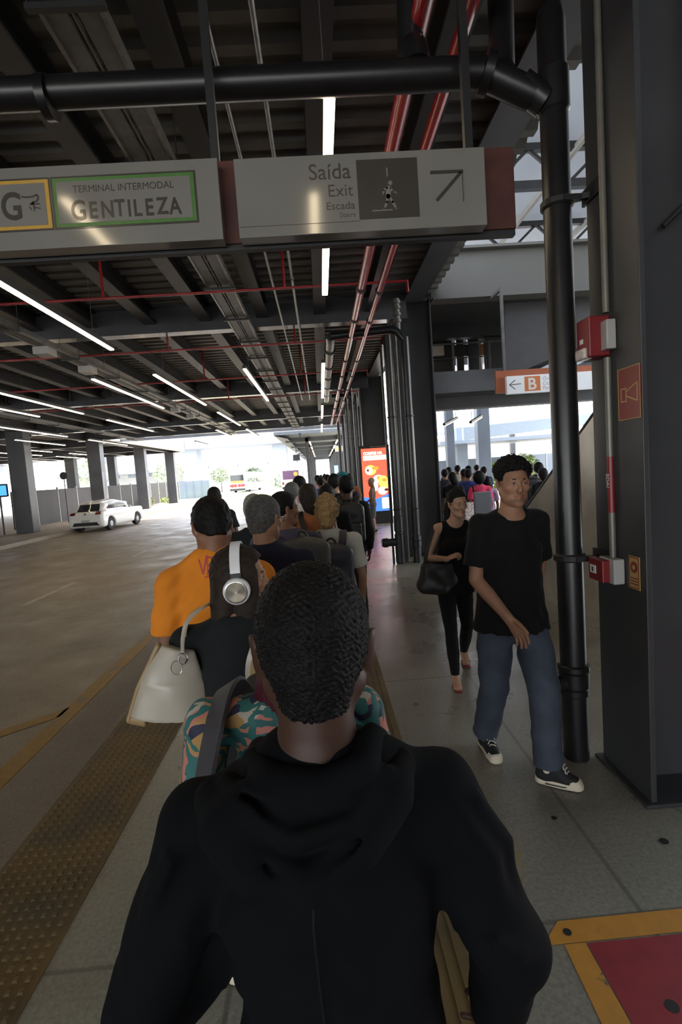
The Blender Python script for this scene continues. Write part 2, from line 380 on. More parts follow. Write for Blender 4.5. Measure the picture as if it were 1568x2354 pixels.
for i, (x, y) in enumerate(((-4.64, 9.3), (-4.62, 10.9), (-4.68, 17.5), (-4.68, 19.5))):
    t = thing('junction_box', '%s white junction box from the camera, under the narrow cable tray' % ORD[i], 'junction box', (x, y, 4.19))
    MB().box((-.13, -.16, 0), (.13, .16, .13)).build('box_body', M_GREY, t, bevel=.01); MB().box((-.02, -.02, .13), (.02, .02, .2)).build('bracket', M_GALVD, t)
def pipe(name, pts, r, m, label, cat='pipe', rings=(), ringm=None, group=None, n=14):
    o = MB().tube(pts, r, n).build(name, m, None, smooth=True); tag(o, label, cat, group)
    if rings:
        for p, d in rings: MB().lathe(Vector(p)-Vector(d).normalized()*.03, [(r*1.0, 0), (r*1.35, .006), (r*1.35, .054), (r, .06)], d, n).build('coupling', ringm or M_STEEL2, o, smooth=True)
    return o
pipe('conduit', [(-.48, -5, 4.52), (-.48, 19, 4.52)], .016, M_GALV, 'thin steel ceiling conduit nearest the wide cable tray')
pipe('conduit', [(-.2, -5, 4.52), (-.2, 19, 4.52)], .018, M_GALV, 'thin steel ceiling conduit beside the LED strip over the platform', rings=[((-.2, y, 4.52), (0, 1, 0)) for y in (7.3, 13.1)], ringm=M_GALVD)
ys = (1.2, 2.4, 7.2, 8.6, 11.6, 13.4, 15.6, 17.9, 20, 23)
pipe('sprinkler_main', [(.735, -4, 4.3), (.735, 27, 4.3)], .055, M_RED, 'thicker of the two red sprinkler mains along the ceiling', rings=[((.735, y, 4.3), (0, 1, 0)) for y in ys])
pipe('sprinkler_main', [(1.0, -4, 4.3), (1.0, 27, 4.3)], .042, M_RED, 'thinner red sprinkler main, nearer the columns', rings=[((1.0, y+.15, 4.3), (0, 1, 0)) for y in ys])
for i, Y in enumerate((7.45, 10.5, 13.7, 17.2)):
    o = pipe('sprinkler_branch', [(-9.5, Y, 4.45), (1.42, Y, 4.45), (1.42, Y, 4.3)], .022, M_RED, '%s thin red sprinkler branch pipe crossing the ceiling, counted from the camera' % ORD[i])
    for x in (-2.84, -.32): MB().tube([(x, Y, 4.45), (x, Y, 5.2)], .02, 10).build('riser', M_RED, o, smooth=True)
# near rain pipes
o = pipe('cross_pipe', [(-9, 2.93, 3.90), (.92, 2.93, 3.93), (1.04, 2.93, 3.93), (1.10, 2.93, 3.90), (1.31, 2.93, 3.80)], .078, M_PIPE, 'fat black drain pipe crossing above the signs', rings=[((1.06, 2.93, 3.925), (1, 0, -.3)), ((-1.3, 2.93, 3.9), (1, 0, 0))], ringm=M_PIPE)
pts = [(.68, 2.93, 3.98)] + [(.68-.0*k, 2.93+.17*(1-cos(a)), 3.98+.17*sin(a)) for k, a in enumerate(np.linspace(.3, 1.4, 6))] + [(.70, 3.05, 4.7)]
pipe('drop_pipe', pts, .075, M_PIPE, 'black pipe bending down from the ceiling onto the crossing drain pipe')
def ringbox(mb, c, r, h): mb.lathe(c, [(r, 0), (r*1.12, .008), (r*1.12, h-.008), (r, h)], n=18)
t = thing('drain_pipe', 'tall black drain pipe clamped to the near column, in front of it', 'pipe', (1.425, 2.93, 0))
MB().tube([(0, 0, 0), (0, 0, 4.17), (0, .01, 4.22), (0, .04, 4.25)], [.074, .074, .07, .045], 20).build('pipe_body', M_PIPE, t, smooth=True)
for z, r, h in ((.39, .074, .05), (.44, .078, .10), (.54, .082, .045), (3.70, .076, .22)): k = MB(); ringbox(k, (0, 0, z), r, h); k.build('coupling', M_PIPE, t, smooth=True)
MB().lathe((-.05, -.01, .47), [(.05, 0), (.05, .07), (.056, .07), (.056, .095), (.03, .10)], (-1, -.15, 0), 18).build('inspection_plug', M_PIPE, t, smooth=True)
MB().tube([(-.05, 0, 3.76), (-.18, 0, 3.86)], .078, 16).build('branch_elbow', M_PIPE, t, smooth=True)
for z in (1.225, 3.215):
    k = MB(); ringbox(k, (0, 0, z-.02), .08, .045); k.obox((.06, -.06, z), (.16, -.10, z), .03, .03); k.obox((-.0, -.085, z), (.16, -.085, z), .012, .03); k.box((.13, -.2, z-.03), (.146, -.02, z+.05)); k.build('pipe_clamp', M_BLACK, t)
pipe('vent_pipe', [(1.18, 3.02, 4.0), (1.22, 3.1, 4.35), (1.22, 3.1, 4.95)], .072, M_PIPE, 'short black pipe rising to the roof beside the drain pipe top')
# pipe cluster at the second column
def stand(X, Y, r, top, label, rings=(), m=M_PIPE):
    t = thing('drain_pipe', label, 'pipe', (X, Y, 0)); MB().tube([(0, 0, 0), (0, 0, top)], r, 16).build('pipe_body', m, t, smooth=True)
    if rings:
        for z, h in rings: k = MB(); ringbox(k, (0, 0, z), r*1.05, h); k.build('coupling', m, t, smooth=True)
    return t
a = stand(1.40, 9.6, .078, 4.25, 'left fat black drain pipe at the second column, with a side nozzle at its foot', ((.02, .55), (.62, .3), (1.02, .03), (2.75, .03)))
MB().tube([(-.05, 0, .42), (-.34, -.02, .42)], .075, 16).build('side_nozzle', M_PIPE, a, smooth=True)
MB().lathe((-.22, -.015, .42), [(.075, 0), (.09, .01), (.09, .09), (.075, .1)], (-1, 0, 0), 16).build('nozzle_collar', M_PIPE, a, smooth=True)
stand(1.72, 9.6, .078, 4.2, 'right fat black drain pipe at the second column, with bright edge', ((.3, .12), (1.02, .02), (2.75, .03), (.42, .1)))
stand(1.27, 9.62, .022, 4.2, 'thin black pipe left of the drain pipes at the second column')
stand(1.55, 9.75, .05, 4.3, 'grey pipe between the two fat drain pipes at the second column', (), M_GALVD)
pipe('cross_pipe', [(.36, 9.6, 4.30), (1.46, 9.6, 4.36), (1.58, 9.6, 4.33), (1.72, 9.6, 4.15)], .075, M_PIPE, 'black drain pipe crossing from the ceiling to the second column')
pipe('vent_pipe', [(1.60, 9.6, 4.34), (1.60, 9.6, 4.9)], .06, M_GALVD, 'short ribbed grey pipe rising to the roof at the second column', rings=[((1.6, 9.6, z), (0, 0, 1)) for z in (4.5, 4.62, 4.74, 4.84)], ringm=M_GALVD)
pipe('ceiling_drain', [(.36, 9.62, 4.30), (.36, 9.75, 4.26), (.36, 17.3, 4.22)], .085, M_GALV, 'shiny ribbed drain pipe along the ceiling left of the red mains', rings=[((.36, y, 4.25), (0, 1, 0)) for y in (10.4, 11.9, 13.2, 14.6, 16)])
# third cluster and beyond
for i, (x, y, r, top) in enumerate(((1.02, 17.4, .05, 4.6), (1.18, 17.5, .075, 4.6), (1.36, 17.6, .05, 4.4))):
    stand(x, y, r, top, ['leftmost', 'middle', 'rightmost'][i]+' of three dark pipes beside the advertising totem', ((.3, .1), (2.9, .03)))
for i, (x, y) in enumerate(((1.05, 25.6), (1.3, 25.7))):
    stand(x, y, .08, 4.6, ['left', 'right'][i]+' distant drain pipe past the advertising totem')
pipe('cross_pipe', [(.55, 17.4, 4.36), (1.05, 17.4, 4.36), (1.18, 17.5, 4.25)], .06, M_PIPE, 'short black drain elbow at the third column')

# ================================================================ alarm gear on the near column (faces -X at x 1.57)
FX = 1.568
def conduit_run(): 
    t = thing('conduit', 'grey steel conduit running down the near column past the red alarm boxes', 'conduit', (FX-.02, 2.69, 0))
    MB().tube([(0, 0, 1.25), (0, 0, 2.32)], .0175, 12).build('pipe_body', mat('conduit_grey', (.16, .155, .13), .4, metal=.3), t, smooth=True)
    MB().tube([(0, 0, 2.55), (0, 0, 6)], .0175, 12).build('pipe_body', bpy.data.materials['conduit_grey'], t, smooth=True)
    s = MB().tube([(0, 0, 1.50), (0, 0, 1.80)], .0185, 12).build('red_label_sleeve', M_REDBOX, t, smooth=True); s['label'] = 'red label sleeve with white letters'
    text_mesh('label_letters', 'SDAI', .04, Matrix.Translation((-.0192, .010, 1.71)) @ Matrix.Rotation(R(-90), 4, 'Z') @ Matrix.Rotation(R(90), 4, 'X') @ Matrix.Rotation(R(-90), 4, 'Z') , M_WHITE, s, .0006, sx=.9)
conduit_run()
t = thing('alarm_sounder', 'red alarm sounder with beacon, high on the near column', 'fire alarm', (FX, 2.72, 2.43))
MB().box((-.05, -.085, -.075), (0, .0, .075)).build('back_box', M_GREY, t, bevel=.006)
MB().box((-.115, -.03, -.10), (-.0, .10, .11)).build('case', M_REDBOX, t, bevel=.008)
MB().box((-.135, -.005, -.105), (-.08, .09, -.045)).build('beacon_lens', mat('clear_lens', (.5, .45, .42), .15, var=.2, scale=60, bump=.6, bscale=120), t, bevel=.012)
MB().box((-.118, .03, -.02), (-.1145, .06, .005)).build('white_mark', M_WHITE, t)
t = thing('call_point', 'red manual call point on grey box, low on the near column', 'fire alarm', (FX, 2.70, 1.185))
MB().box((-.06, -.085, -.065), (0, .06, .07)).build('back_box', M_GREY, t, bevel=.006)
MB().box((-.10, -.045, -.06), (-.055, .10, .062)).build('case', M_REDBOX, t, bevel=.006)
MB().box((-.104, .02, -.02), (-.0995, .075, .025)).build('white_plate', M_WHITE, t)
MB().box((-.1055, .042, -.01), (-.1035, .052, .015)).build('black_mark', M_BLACK, t)
M_CREAM = mat('cream_print', (.42, .28, .095), .5, var=.03)
M_SIGNRED = mat('sign_red', (.20, .015, .013), .4, var=.04)
t = thing('alarm_sign', 'red square sign with cream horn outline on the near column', 'sign', (FX, 2.535, 2.11))
MB().box((-.004, -.092, -.13), (0, .092, .13)).build('plate', M_SIGNRED, t)
def frame_yz(mb, x, y0, y1, z0, z1, w, d=.0012):
    mb.box((x-d, y0, z0), (x, y1, z0+w)); mb.box((x-d, y0, z1-w), (x, y1, z1)); mb.box((x-d, y0, z0+w), (x, y0+w, z1-w)); mb.box((x-d, y1-w, z0+w), (x, y1, z1-w)); return mb
frame_yz(MB(), -.004, -.092, .092, -.13, .13, .004).build('border', M_CREAM, t)
k = MB(); frame_yz(k, -.004, .02, .068, -.04, .03, .006)
for a, b in (((.02, -.012), (-.068, -.045)), ((.02, .01), (-.068, .045)), ((-.068, -.045), (-.068, .045))): k.obox((-.0046, a[0], a[1]), (-.0046, b[0], b[1]), .0012, .006, (0, 0, 1))
k.build('horn_symbol', M_CREAM, t)
t = thing('instruction_sign', 'small cream and red call-point sign beside the low alarm box', 'sign', (FX, 2.53, 1.20))
MB().box((-.004, -.045, -.085), (0, .045, .085)).build('plate', M_CREAM, t)
k = MB(); frame_yz(k, -.004, -.041, .041, -.081, .081, .004); k.lathe((-.0052, 0, .028), [(.03, 0), (.03, .001)], (1, 0, 0), 20)
for z in (-.03, -.045, -.06): k.box((-.0052, -.032, z-.002), (-.004, .032, z+.004))
k.build('red_print', M_SIGNRED, t); MB().lathe((-.0062, 0, .028), [(.012, 0), (.012, .001)], (1, 0, 0), 14).build('button_symbol', M_CREAM, t)
k = pipe('red_riser', [(2.02, 2.575, 6), (2.02, 2.575, 3.2), (2.02, 2.59, 3.12), (2.02, 2.65, 3.10)], .05, M_RED, 'red pipe coming down the near column web, at the right edge')
pipe('hose_bracket', [(1.80, 2.60, 2.93), (1.90, 2.58, 3.02), (2.02, 2.58, 3.10)], .014, M_STEEL2, 'dark bent bracket on the near column web')

# ================================================================ overhead signs
def rect(mb, y, x0, z0, x1, z1, d=.0012): mb.box((x0, y-d, z0), (x1, y, z1)); return mb
M_BROWN = mat('rust_brown_panel', (.072, .020, .015), .6, var=.3, scale=5)
M_FACE = mat('sign_face', (.21, .207, .188), .12, var=.04, scale=4, coat=.6)
M_FACED = mat('sign_face_edge', (.30, .29, .265), .4, var=.05)
M_INK = mat('charcoal_print', (.05, .046, .04), .3, var=.05, coat=.4)
SY = 2.6
t = thing('sign_board', 'long rust brown hanging board carrying both white direction panels', 'sign', (0, 0, 0))
MB().box((-2.6, SY+.088, 3.0), (1.092, SY+.15, 3.398)).build('board', M_BROWN, t, bevel=.003)
MB().box((-2.6, SY+.10, 2.972), (1.09, SY+.14, 3.0)).build('lower_rail', M_STEEL2, t)
for x in (-.41, .87, -1.9): MB().box((x-.02, SY+.095, 3.39), (x+.02, SY+.135, 5.0)).build('hanger_post', M_STEEL2, t)
t = thing('exit_sign', 'white exit sign panel reading Saída Exit with running man and arrow', 'sign', (0, 0, 0))
MB().box((-.31, SY, 2.985), (.912, SY+.087, 3.352)).build('panel_box', M_FACE, t, bevel=.003)
def T(s, px0, z, size, parent, m=M_INK, sx=1., bold=0., name='lettering'): return text_mesh(name, s, size, face_cam(px0, SY-.001, z), m, parent, sx=sx, bold=bold, align='RIGHT')
T('Saída', .252, 3.237, .105, t, sx=.97); T('Exit', .258, 3.155, .082, t, sx=1.0, bold=-.0006); T('Escada', .263, 3.094, .051, t, sx=1.05); T('Stairs', .263, 3.056, .034, t, sx=1.05, bold=-.0004)
k = rect(MB(), SY-.0002, .280, 3.040, .578, 3.318); pic = k.build('pictogram_square', M_INK, t)
k = MB(); y = SY-.0016
rect(k, y, .425, 3.235, .431, 3.275); rect(k, y, .345, 3.075, .445, 3.081)
k.lathe((.441, y, 3.205), [(.0105, 0), (.0105, .0012)], (0, 1, 0), 16)
def seg(a, b, w): k.obox((a[0], y-.0006, a[1]), (b[0], y-.0006, b[1]), .0012, w, (0, 0, 1)); k.lathe((b[0], y-.0012, b[1]), [(w/2, 0), (w/2, .0012)], (0, 1, 0), 10)
for a, b, w in (((.431, 3.19), (.427, 3.142), .024), ((.427, 3.185), (.406, 3.172), .009), ((.406, 3.172), (.403, 3.15), .008), ((.438, 3.183), (.452, 3.163), .009), ((.452, 3.163), (.470, 3.156), .008), ((.424, 3.145), (.42, 3.115), .012), ((.42, 3.115), (.405, 3.085), .011), ((.43, 3.145), (.447, 3.115), .012), ((.447, 3.115), (.464, 3.083), .011)): seg(a, b, w)
k.build('running_figure', M_FACE, pic)
k = MB(); y = SY-.0006
for a, b in (((.665, 3.11), (.792, 3.238)), ((.64, 3.243), (.803, 3.243)), ((.796, 3.243), (.796, 3.10))): k.obox((a[0], y, a[1]), (b[0], y, b[1]), .0012, .016, (0, 0, 1))
k.build('arrow', M_INK, t)
rect(MB(), SY-.0002, -.305, 3.033, .280, 3.0355).build('thin_line', M_INK, t)
t = thing('terminal_sign', 'white panel with the green and yellow framed terminal name', 'sign', (0, 0, 0))
MB().box((-2.5, SY, 2.985), (-.388, SY+.087, 3.362)).build('panel_box', M_FACE, t, bevel=.003)
M_GREEN = mat('green_print', (.075, .19, .045), .35, var=.1, scale=20); M_YELP = mat('yellow_print', (.52, .31, .05), .35, var=.1, scale=20)
k = MB(); rect(k, SY-.0002, -1.183, 3.068, -.497, 3.310); k.build('name_frame', M_INK, t)
rect(MB(), SY-.0016, -1.174, 3.077, -.506, 3.301).build('green_frame', M_GREEN, t)
rect(MB(), SY-.003, -1.158, 3.093, -.524, 3.285).build('name_field', M_FACE, t)
k = MB(); rect(k, SY-.0002, -1.75, 3.068, -1.187, 3.310); k.build('logo_frame', M_INK, t)
rect(MB(), SY-.0016, -1.74, 3.077, -1.193, 3.301).build('yellow_frame', M_YELP, t)
rect(MB(), SY-.003, -1.72, 3.093, -1.212, 3.285).build('logo_field', M_FACE, t)
text_mesh('lettering', 'TERMINAL INTERMODAL', .046, face_cam(-.842, SY-.0045, 3.232), M_INK, t, align='CENTER', sx=.93)
x = -1.10
for ch, w, dz in (('G', .085, -.004), ('E', .056, 0), ('N', .066, 0), ('T', .060, .004), ('I', .028, 0), ('L', .056, 0), ('E', .056, 0), ('Z', .060, .003), ('A', .066, 0)):
    big = ch == 'G'
    text_mesh('lettering', ch, .128 if big else .108, face_cam(x, SY-.0045, 3.112+dz), M_INK, t, sx=.80 if big else .78, bold=.0025)
    x += w
text_mesh('lettering', 'G', .175, face_cam(-1.425, SY-.0045, 3.125), M_INK, t, sx=.8, bold=.004)
k = MB()
def sw(pts, w):
    for a, b in zip(pts[:-1], pts[1:]): k.obox((a[0], SY-.005, a[1]), (b[0], SY-.005, b[1]), .0012, w, (0, 0, 1))
sw([(-1.325, 3.226), (-1.30, 3.222), (-1.27, 3.224), (-1.25, 3.232), (-1.244, 3.22), (-1.25, 3.205), (-1.285, 3.19)], .008); sw([(-1.285, 3.19), (-1.24, 3.19)], .007); sw([(-1.272, 3.203), (-1.268, 3.158)], .006); sw([(-1.268, 3.175), (-1.238, 3.168)], .006); sw([(-1.29, 3.18), (-1.282, 3.165)], .006)
k.build('arrow_squiggle', M_INK, t)
# ================================================================ right side: walkway, stair, atrium
M_GIRD = mat('grey_girder', (.10, .10, .094), .55, var=.08, scale=1)
M_SLAB = mat('slab_edge', (.085, .088, .095), .55, var=.15, scale=1.5)
struct('girder', ibeam(MB(), (2.42, 10.3, 5.02), (14, 10.3, 5.02), .98, .34, .03, .05), M_GIRD)
struct('walkway_slab', MB().box((2.42, 11, 3.33), (14, 13.6, 3.79)), M_SLAB, bevel=.01)
struct('walkway_floor', MB().box((2.42, 13.6, 3.66), (14, 16.6, 3.79)), M_SLAB)
struct('walkway_beam', ibeam(MB(), (2.42, 11.5, 3.02), (14, 11.5, 3.02), .32, .3), M_SLAB)
struct('walkway_ceiling', MB().box((2.42, 10.6, 5.75), (14, 16.6, 6.0)), M_SLAB)
struct('walkway_joist', MB().box((2.42, 14.6, 5.35), (14, 14.9, 5.75)), M_STEEL)
# upper floor back wall with openings
k = MB()
for a, b in ((2.42, 4.43), (4.57, 4.80), (4.94, 9.2)): k.box((a, 16.4, 3.8), (b, 16.52, 5.75))
for z0, z1 in ((3.8, 4.62), (5.20, 5.56), (5.74, 5.80)): k.box((2.42, 16.42, z0), (9.2, 16.50, z1))
struct('wall_upper', k, M_STEEL)
t = thing('lift_shaft', 'dark lift shaft box on the upper walkway behind the railing', 'lift shaft', (5.35, 15.2, 3.79))
MB().box((-.35, -.35, 0), (.35, .35, 1.95)).build('shaft', M_STEEL2, t, bevel=.02); MB().box((-.37, -.2, .2), (-.35, .2, 1.5)).build('glass_strip', mat('warm_glass', (.25, .16, .08), .1), t)
for i, (x0, x1, z0, z1) in enumerate(((2.9, 3.5, 4.3, 4.9), (2.9, 4.1, 5.2, 5.5))):
    struct('trim_%d' % (i+1), MB().box((x0, 16.1, z0), (x1, 16.35, z1)), M_CONC)
for i, x in enumerate((3.55, 3.95)):
    t = thing('ceiling_lamp', ['left', 'right'][i]+' small warm ceiling lamp on the upper walkway', 'lamp', (x, 15, 5.62))
    MB().lathe((0, 0, 0), [(.11, 0), (.13, .05), (.05, .13)], n=16).build('lamp_housing', M_STEEL2, t, smooth=True); MB().lathe((0, 0, -.012), [(.09, 0), (.09, .012)], n=16).build('lamp_lens', M_LED, t)
t = thing('railing', 'steel railing with glass panels along the upper walkway', 'railing', (0, 13.4, 3.79))
MB().tube([(2.5, 0, 1.12), (5.9, 0, 1.12)], .025, 8).build('handrail', M_GALV, t); MB().tube([(2.5, 0, .75), (5.9, 0, .75)], .012, 8).build('mid_rail', M_GALV, t)
for x in (2.6, 3.65, 4.6, 5.75): MB().box((x-.025, -.02, 0), (x+.025, .02, 1.12)).build('post', M_GALV, t)
# dark stair flank and pale soffit
struct('stair_flank', MB().prism([(4.02, 5.02), (7.4, 5.02), (7.4, 4.62), (5.69, 4.1), (4.39, 3.66), (3.98, 3.66)], 10.65, 10.72, 'y'), mat('dark_panel', (.05, .05, .055), .5, var=.1))
struct('stair_soffit', MB().prism([(4.0, 3.4), (7.4, 4.7), (7.4, 4.5), (4.6, 3.3)], 10.74, 10.98, 'y'), mat('pale_blue_panel', (.40, .47, .56), .5, var=.08))
# hanging B sign
t = thing('platform_sign', 'hanging sign with white B in orange square and left arrow', 'sign', (0, 9.6, 0))
M_ORB = mat('orange_brown_panel', (.30, .085, .035), .5, var=.08)
MB().box((3.40, .03, 3.08), (6.6, .10, 3.49)).build('board', M_ORB, t, bevel=.003)
MB().box((3.57, -.06, 3.04), (6.4, .03, 3.365)).build('panel_box', mat('sign_white', (.74, .77, .8), .4, var=.02), t, bevel=.003)
k = MB().box((3.905, -.0615, 3.07), (4.205, -.0600, 3.34)); b = k.build('orange_square', mat('orange_print', (.52, .17, .06), .4, var=.03), t)
text_mesh('letter', 'B', .30, face_cam(3.962, -.063, 3.10), M_WHITE, b, bold=.006)
k = MB()
for p, q in (((3.62, 3.205), (3.84, 3.215)), ((3.62, 3.205), (3.73, 3.29)), ((3.62, 3.205), (3.73, 3.12))): k.obox((p[0], -.0608, p[1]), (q[0], -.0608, q[1]), .0012, .014, (0, 0, 1))
k.build('arrow', M_INK, t)
M_INKG = mat('grey_print', (.25, .25, .26), .5, var=0)
for s, z in (('Ônibus', 3.255), ('City', 3.165), ('Parada', 3.085)): text_mesh('lettering', s, .092, face_cam(4.25, -.061, z), M_INKG, t, bold=-.001)
MB().box((3.56, .04, 3.45), (3.61, .09, 5.03)).build('hanger_post', M_GALVD, t); MB().box((6.3, .04, 3.45), (6.35, .09, 5.03)).build('hanger_post', M_GALVD, t)
for x in (3.56, 6.3): MB().box((x, .09, 4.97), (x+.05, .6, 5.025)).build('bracket_arm', M_GALVD, t)
# stair with steel flank, rising towards the camera
M_STAIN = mat('brushed_steel', (.40, .37, .32), .32, metal=.55, var=.2, scale=2.5, bump=.1, bscale=30)
t = thing('staircase', 'staircase with brushed steel side panel rising behind the near column', 'staircase', (0, 0, 0))
for i, X in enumerate((2.9, 4.25)):
    MB().prism([(9.05, 0), (9.05, .02), (8.9, .10), (2.0, 4.19), (2.0, 3.0), (2.6, 2.2), (4.8, 0)] if i == 0 else [(9.05, 0), (8.9, .10), (2.0, 4.19), (2.0, 3.0)], X, X+.05, 'x').build('side_panel', M_STAIN, t)
    MB().tube([(X+.025, 8.95, .10), (X+.025, 2.0, 4.22)], .028, 8).build('handrail', M_BLACK, t)
for j in range(16): MB().box((2.95, 8.3-j*.4-.42, 0 if j < 8 else (j-1.8)*.2352-.9), (4.25, 8.3-j*.4, .03+max(0, j-1.8)*.2352)).build('step', M_STEEL, t)
MB().box((2.893, 6.3, .6), (2.899, 6.312, 1.62)).build('panel_seam', M_BLACK, t)
# atrium roof
M_ATR = mat('atrium_roof_sheet', (.34, .37, .42), .6, var=.08, scale=.6)
_n = M_ATR.node_tree.nodes; _tr = _n.new('ShaderNodeBsdfTranslucent'); _tr.inputs[0].default_value = (.40, .45, .52, 1); _ms = _n.new('ShaderNodeMixShader'); _ms.inputs[0].default_value = .03
M_ATR.node_tree.links.new(_n['Principled BSDF'].outputs[0], _ms.inputs[1]); M_ATR.node_tree.links.new(_tr.outputs[0], _ms.inputs[2]); M_ATR.node_tree.links.new(_ms.outputs[0], _n['Material Output'].inputs[0])
struct('atrium_roof', MB().add([(2.6, -13, 9.05), (18, -13, 9.05), (18, 24, 9.05), (2.6, 24, 9.05)], [(0, 1, 2, 3)]), M_ATR)
struct('light_blocker_right', MB().box((13.8, -14, 0), (14, 1.0, 9)), M_STEEL)  # out of view, added only to limit daylight from the right
for Y in (4.6, 8.4, 12.2, 16):
    k = MB(); k.box((2.6, Y-.08, 8.0), (17, Y+.08, 8.18)); k.box((2.6, Y-.08, 8.85), (17, Y+.08, 9.0))
    for j in range(8): k.obox((2.6+j*1.8, Y, 8.1), (3.5+j*1.8, Y, 8.9), .07, .07, (0, 1, 0)); k.obox((3.5+j*1.8, Y, 8.9), (4.4+j*1.8, Y, 8.1), .07, .07, (0, 1, 0))
    struct('roof_truss', k, M_STEEL)
for X in (4.2, 6.4, 8.6): struct('roof_purlin', MB().box((X-.05, -12, 8.78), (X+.05, 22, 8.92)), M_GREY)
pipe('sprinkler_main', [(2.8, 6.6, 8.7), (13, 6.6, 8.7)], .04, M_RED, 'red sprinkler pipe high under the pale atrium roof')
struct('wall_gable', MB().box((2.6, 22, 6.0), (18, 22.2, 7.2)), M_STEEL)
t = thing('louvre_window', 'bright slatted louvre high in the atrium end wall', 'louvre', (4.6, 21.9, 7.2))
for j in range(7): MB().box((-.8, 0, .05+j*.25), (1.2, .06, .17+j*.25)).build('slat', M_CONC, t)
for x in (-.85, .2, 1.2): MB().box((x, -.05, 0), (x+.09, .05, 1.8)).build('mullion', M_STEEL2, t)
# ---------------------------------------------------------------- open area beyond the walkway
M_BLUE = mat('blue_grey_column', (.17, .205, .26), .45, var=.1, scale=1)
struct('column', MB().box((5.52, 22, 0), (5.86, 22.4, 4.5)), M_BLUE, bevel=.02)
struct('column', MB().box((6.88, 22, 0), (7.42, 22.5, 4.5)), M_BLUE, bevel=.02)
struct('column', MB().box((9.2, 34, 0), (9.9, 34.6, 4.2)), M_BLUE, bevel=.02)
struct('column', MB().box((16.6, 44, 0), (17.0, 44.4, 5)), M_STEEL, bevel=.02)
k = MB(); k.obox((3.2, 22, 4.2), (4.0, 22, 2.6), .09, .09, (0, 1, 0)); k.obox((4.0, 22, 4.2), (3.2, 22, 2.6), .09, .09, (0, 1, 0)); struct('cross_brace', k, M_STEEL)
struct('canopy_beam', MB().add([(7.4, 26, 2.98), (7.4, 26, 3.62), (15, 26, 3.92), (15, 26, 3.4), (7.4, 26.3, 2.98), (7.4, 26.3, 3.62), (15, 26.3, 3.92), (15, 26.3, 3.4)], [(0, 1, 2, 3), (4, 7, 6, 5), (0, 4, 5, 1), (1, 5, 6, 2), (2, 6, 7, 3), (3, 7, 4, 0)]), mat('pale_blue_beam', (.36, .44, .55), .5, var=.05))
k = MB()
for j in range(7): k.obox((7.3+j*1.2, 16+j*.4, 4.2+j*.05), (8.6+j*1.2, 17.6, 4.75), .05, .08, (0, 0, 1))
for j in range(4): k.obox((7.2, 16.2+j*.8, 4.25+j*.12), (15, 15.6+j*.8, 4.5+j*.12), .05, .1, (0, 0, 1))
struct('canopy_truss', k, mat('pale_truss', (.45, .46, .45), .5, var=.1))
struct('canopy_sheet', MB().add([(7.1, 15.8, 4.62), (15.5, 15.4, 4.9), (15.5, 21, 5.3), (7.1, 21, 5.0)], [(0, 1, 2, 3)]), M_BLUE)
struct('canopy_low', MB().box((7.6, 32, 3.05), (17, 38, 3.25)), M_BLUE)
for i, (x0, x1, y) in enumerate(((3.06, 3.66, 12.4), (3.68, 4.27, 12.3))):
    t = thing('led_strip_light', ['small lit LED strip under the walkway, left of the blue column', 'small lit LED strip behind the thick blue-grey column'][i], 'light', (0, 0, 0))
    MB().obox((x0, y, 2.78), (x1, y+1, 3.01), .06, .06).build('housing', M_STEEL2, t); MB().obox((x0, y, 2.742), (x1, y+1, 2.972), .05, .016).build('diffuser', M_LED, t)
    for f_ in (.1, .9): MB().tube([(x0+(x1-x0)*f_, y+f_, 2.8+.23*f_), (x0+(x1-x0)*f_, y+f_, 3.34)], .006, 5).build('hanger_wire', M_GALVD, t)
# stuff far right
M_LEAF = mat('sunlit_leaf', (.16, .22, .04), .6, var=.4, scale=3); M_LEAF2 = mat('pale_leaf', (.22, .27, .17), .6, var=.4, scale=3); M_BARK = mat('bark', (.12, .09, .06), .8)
def leafy(name, label, cat, loc, r, h, n, m, trunk=0., size=.16, group=None):
    t = thing(name, label, cat, loc, group=group); k = MB(); rr = random.Random(int(loc[0]*31+loc[1]*7))
    for _ in range(n):
        a, b, q = rr.uniform(0, 2*pi), rr.uniform(-1, 1), rr.uniform(.45, 1)**.6
        p = Vector((cos(a)*math.sqrt(1-b*b)*r*q, sin(a)*math.sqrt(1-b*b)*r*q, trunk+h/2+b*h/2*q))
        d = Vector((rr.gauss(0, 1), rr.gauss(0, 1), rr.gauss(0, .6))).normalized()*size; e = d.orthogonal().normalized()*size*.45
        k.add([p-d, p+e, p+d, p-e], [(0, 1, 2, 3)])
    k.build('foliage', m, t)
    MB().tube([(0, 0, 0), (.05, 0, trunk+h*.5)], [.12 if trunk else .05, .03], 8).build('trunk', M_BARK, t); return t
leafy('bush', 'sunlit yellow green bush behind the fence, right of the walking man', 'bush', (14.4, 36, 0), 1.3, 2.2, 500, M_LEAF)
leafy('bush', 'sunlit bush just left of the walking man\'s head, far off', 'bush', (11.6, 34, 0), 1.0, 1.8, 400, M_LEAF)
t = thing('fence', 'blue-grey mesh fence beyond the open area on the right', 'fence', (0, 38, 0))
for j in range(8): MB().box((8+j*1.5, 0, .1), (9.44+j*1.5, .05, 2.1)).build('fence_panel', M_BLUE, t)
for j in range(9): MB().box((7.95+j*1.5, -.03, 0), (8.02+j*1.5, .08, 2.25)).build('post', M_GREY, t)
M_FAR = mat('far_building', (.62, .62, .60), .7, var=.08, scale=.2); M_FARW = mat('far_window', (.30, .34, .38), .3, var=.1)
